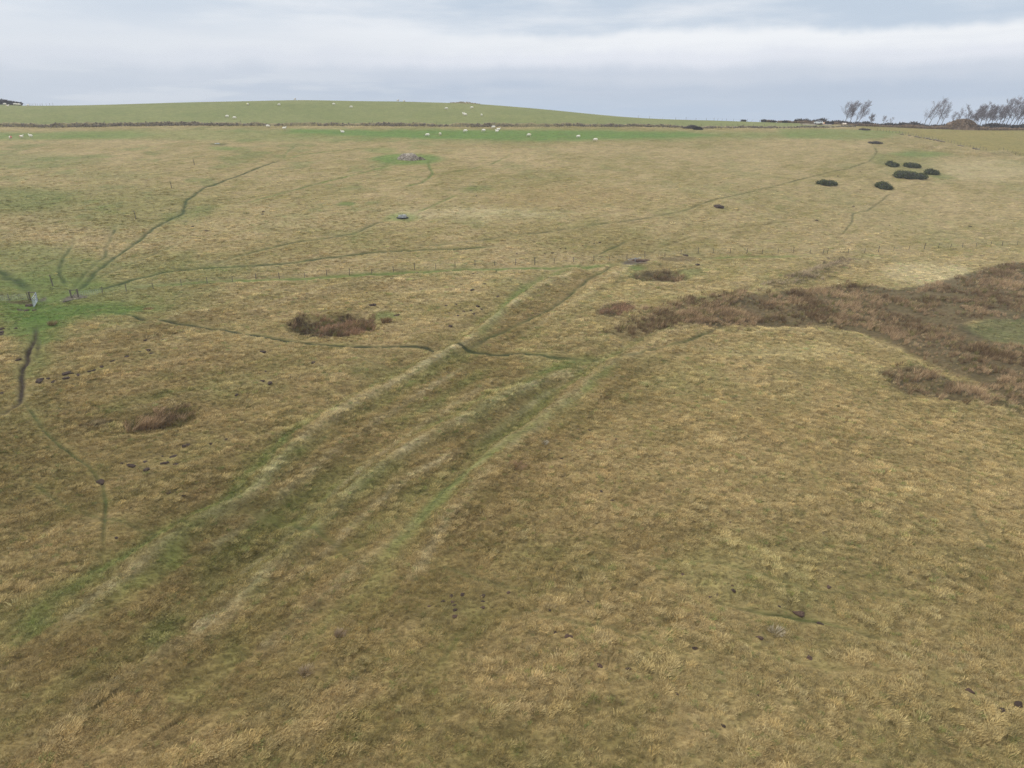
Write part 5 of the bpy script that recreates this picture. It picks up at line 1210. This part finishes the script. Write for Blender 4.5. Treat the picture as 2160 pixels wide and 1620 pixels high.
for u, v, ps, hd_, dye, lab in SHEEP:
    D_ = None; p = gspot(u, v)
    if p.y > 480: p = skyline(u, -6)[0]
    if u > 1700: p = gdepth(u, 362)
    o = bpy.data.objects.new('sheep', SH[ps]); link(o); o.location = p + Vector((0, 0, -.02)); s = 1.35; o.scale = (s, s * 1.05, s)
    if u > 1700: o.location.z += 0.35
    o.rotation_euler = (0, 0, R(hd_)); o.color = DYE[dye] if dye else (.9, .9, .85, 0)
    tag(o, lab, 'sheep', 'sheep grazing the hill')
for u, ps, lab in ((622.5, 'g', 'brownish sheep silhouetted on the very top of the hill'), (839.5, 'g', 'brownish sheep on the skyline right of the summit'), (852.5, 'l', 'sheep lying on the skyline beside the brownish one')):
    p = skyline(u, 1)[0]; o = bpy.data.objects.new('sheep', SH[ps]); link(o); o.location = p; o.scale = (1.25,) * 3; o.rotation_euler = (0, 0, R(rnd.uniform(150, 200))); o.color = (.30, .22, .18, .8); tag(o, lab, 'sheep', 'sheep grazing the hill')

# ------------------------------------------------------------------ single clumps
def clump(u, v, n, r, h, col, label, name='rush_tussock', cat='tussock', src=None):
    p = gspot(u, v); a = rg.random(n) * 6.283; q_ = rg.random(n) ** .5 * r; x, y = p.x + q_ * np.cos(a), p.y + q_ * np.sin(a); s = h * rg.uniform(.8, 1.1, n)
    b = MB(); V = []
    for i in range(n * 26):
        a = rg.random() * 6.283; q0 = r * rg.random() ** .5; bx, by = p.x + q0 * math.cos(a), p.y + q0 * math.sin(a); ln = h * rg.uniform(.6, 1.05); d = np.array([.3 * ln + math.cos(a) * q0 * .8, math.sin(a) * q0 * .8 + rg.normal() * .06, ln * .9])
        th = rg.random() * 3.14; sd = np.array([math.cos(th), math.sin(th), 0]) * .02; o_ = np.array([bx - p.x, by - p.y, -.03]); V += [o_ - sd, o_ + sd, o_ + d + sd * .3, o_ + d - sd * .3]
    m_ = material('tussock_blades', col, .35, 2.5, .9, bump=0); o = mesh_np(name, np.array(V), np.arange(len(V)), 4, m_); o.location = p; tag(o, label, cat); return o
clump(110, 686, 9, .45, .75, s2l(160,140,100), 'single tawny rush tussock beside the bright green gateway grass')
clump(313, 655, 9, .5, .5, s2l(160,130,92), 'single low brown tussock just above the start of the footpath')
clump(814, 681, 12, .6, .9, s2l(140,112,76), 'small brown rush tussock on the rim right of the oval hollow')
clump(1147, 934, 5, .3, .3, s2l(176,166,142), 'pale bleached tussock in the green holloway', 'grass_tussock')
clump(716, 1338, 6, .28, .35, s2l(172,150,120), 'pale spiky tussock left of the dark green hollow', 'grass_tussock')
clump(645, 1422, 6, .32, .35, s2l(176,156,126), 'pale spiky tussock lowest in the left foreground', 'grass_tussock')
clump(1637, 1330, 6, .35, .3, s2l(182,168,140), 'pale bleached tussock in the right foreground', 'grass_tussock')
clump(1088, 985, 8, .6, .3, s2l(150,118,88), 'reddish brown flattened tussock on the bank above the holloway', 'grass_tussock')

# ------------------------------------------------------------------ rough grass
px_, py_ = [], []
y = 23.0
while y < 262:
    s = 0.215 if y < 55 else 0.215 + (y - 55) * 0.0043
    hw = y * 0.86 + 5; n = int(2 * hw / s)
    px_.append(np.linspace(-hw, hw, n) + rg.uniform(-.5, .5, n) * s * 1.2); py_.append(y + rg.uniform(-.6, .6, n) * s); y += s
tx = np.concatenate(px_); ty = np.concatenate(py_)
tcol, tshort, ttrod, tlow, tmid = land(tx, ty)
rushm = np.zeros(len(tx))
for key in ('bed', 'hollow', 'hollow2', 'left', 'south'): rushm = np.maximum(rushm, area_mask(tx, ty, RUSH[key][0], 0.5))
A_ = tx * ca + ty * sa; B_ = -tx * sa + ty * ca
clump = fbm(A_ / 1.6, B_, 1.5, 3, 71)
dome = dome_at(tx, ty)
# the tussocks leave molehills, stones and scrapes clear
bare = np.zeros(len(tx), bool)
for o in list(COL.objects):
    nm = o.name.split('.')[0]
    if o.parent is None and nm in ('molehill', 'field_stone', 'flat_stone', 'earth_bank', 'ring_trough', 'stone_heap', 'earth_spill'):
        r_ = {'molehill': o.scale[0] * (0.75 if o.location.y < 75 else 1.1) + 0.04, 'ring_trough': 1.6, 'stone_heap': 3.4, 'earth_spill': 1.6, 'earth_bank': 1.6}.get(nm, 0.3)
        k = np.nonzero((np.abs(tx - o.location.x) < r_ + .5) & (ty - o.location.y < r_) & (ty - o.location.y > -r_ - 0.45))[0]
        ex = np.abs(tx[k] - o.location.x) / r_; ey = np.maximum(np.abs(ty[k] - o.location.y + 0.2) - 0.2, 0) / r_; bare[k] |= ex ** 2 + ey ** 2 < 1
keep = ~bare & (rg.random(len(tx)) > 0.9 * tshort) & (ttrod < 0.16) & (rushm < 0.5) & (rg.random(len(tx)) < (1.2 + 0.7 * clump) * (1 - sstep(ty, 120, 262)))
ttrod = ttrod[keep]; tlow = tlow[keep]; tx, ty, tcol, tshort, clump, dome = tx[keep], ty[keep], tcol[keep], tshort[keep], clump[keep], dome[keep]
n = len(tx); print('grass tufts', n)
sz = (0.86 + 0.14 * sstep(ty, 50, 90)) * np.clip(0.66 + 0.55 * clump + 0.45 * dome + rg.normal(0, .15, n), 0.35, 1.8) * (1 - 0.45 * tshort) * (1 + sstep(ty, 60, 200) * 1.0) * (1 - 0.72 * tlow)
light = np.clip(0.92 + 0.22 * clump + (0.20 + 0.12 * sstep(ty, 40, 80)) * dome + rg.normal(0, .22, n), 0.45, 1.9)[:, None]
pl = (dome * 0.24 * (1 - 0.4 * (1 - sstep(ty, 30, 70))))[:, None]; tcol = tcol * (1 - pl) + C['tan'] * pl
dk = (rg.random(n) < 0.06)[:, None]; tcol = np.where(dk, tcol * np.array([.55, .75, .55]), tcol)
warm = rg.normal(0, 0.03, (n, 1))
tcol = np.clip(tcol * light * np.hstack([1 + warm, 1 + 0 * warm, 1 - warm * 1.5]), 0.01, 0.8)
windang = R(38) + fbm(tx, ty, 12, 2, 81) * 0.9 + rg.normal(0, .75, n)
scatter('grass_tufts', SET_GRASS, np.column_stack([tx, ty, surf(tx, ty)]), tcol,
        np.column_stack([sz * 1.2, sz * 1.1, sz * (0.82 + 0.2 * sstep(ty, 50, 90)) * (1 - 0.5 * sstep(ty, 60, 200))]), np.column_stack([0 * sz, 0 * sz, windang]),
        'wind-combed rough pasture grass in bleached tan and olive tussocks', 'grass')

# ------------------------------------------------------------------ haze
def haze():
    b = MB(); zlo = float(gz.min()) - 1.0; zhi = max(CAMZ + 2, float(gz.max()) + 14)
    b.box((0, 100, (zlo + zhi) / 2), (2400, 2100, zhi - zlo)); o = b.build('haze', None or []); 
    m = bpy.data.materials.new('haze'); m.use_nodes = True; m.node_tree.nodes.clear(); t = NT(m.node_tree)
    out_ = t.new('ShaderNodeOutputMaterial'); v = t.new('ShaderNodeVolumePrincipled'); v.inputs['Color'].default_value = (.86, .9, .95, 1); v.inputs['Density'].default_value = HAZE
    t.link(v.outputs[0], out_.inputs['Volume']); o.data.materials.append(m); tag(o, 'thin pale air over the pasture', 'haze', kind='stuff')
HAZE = 0.00026
haze()
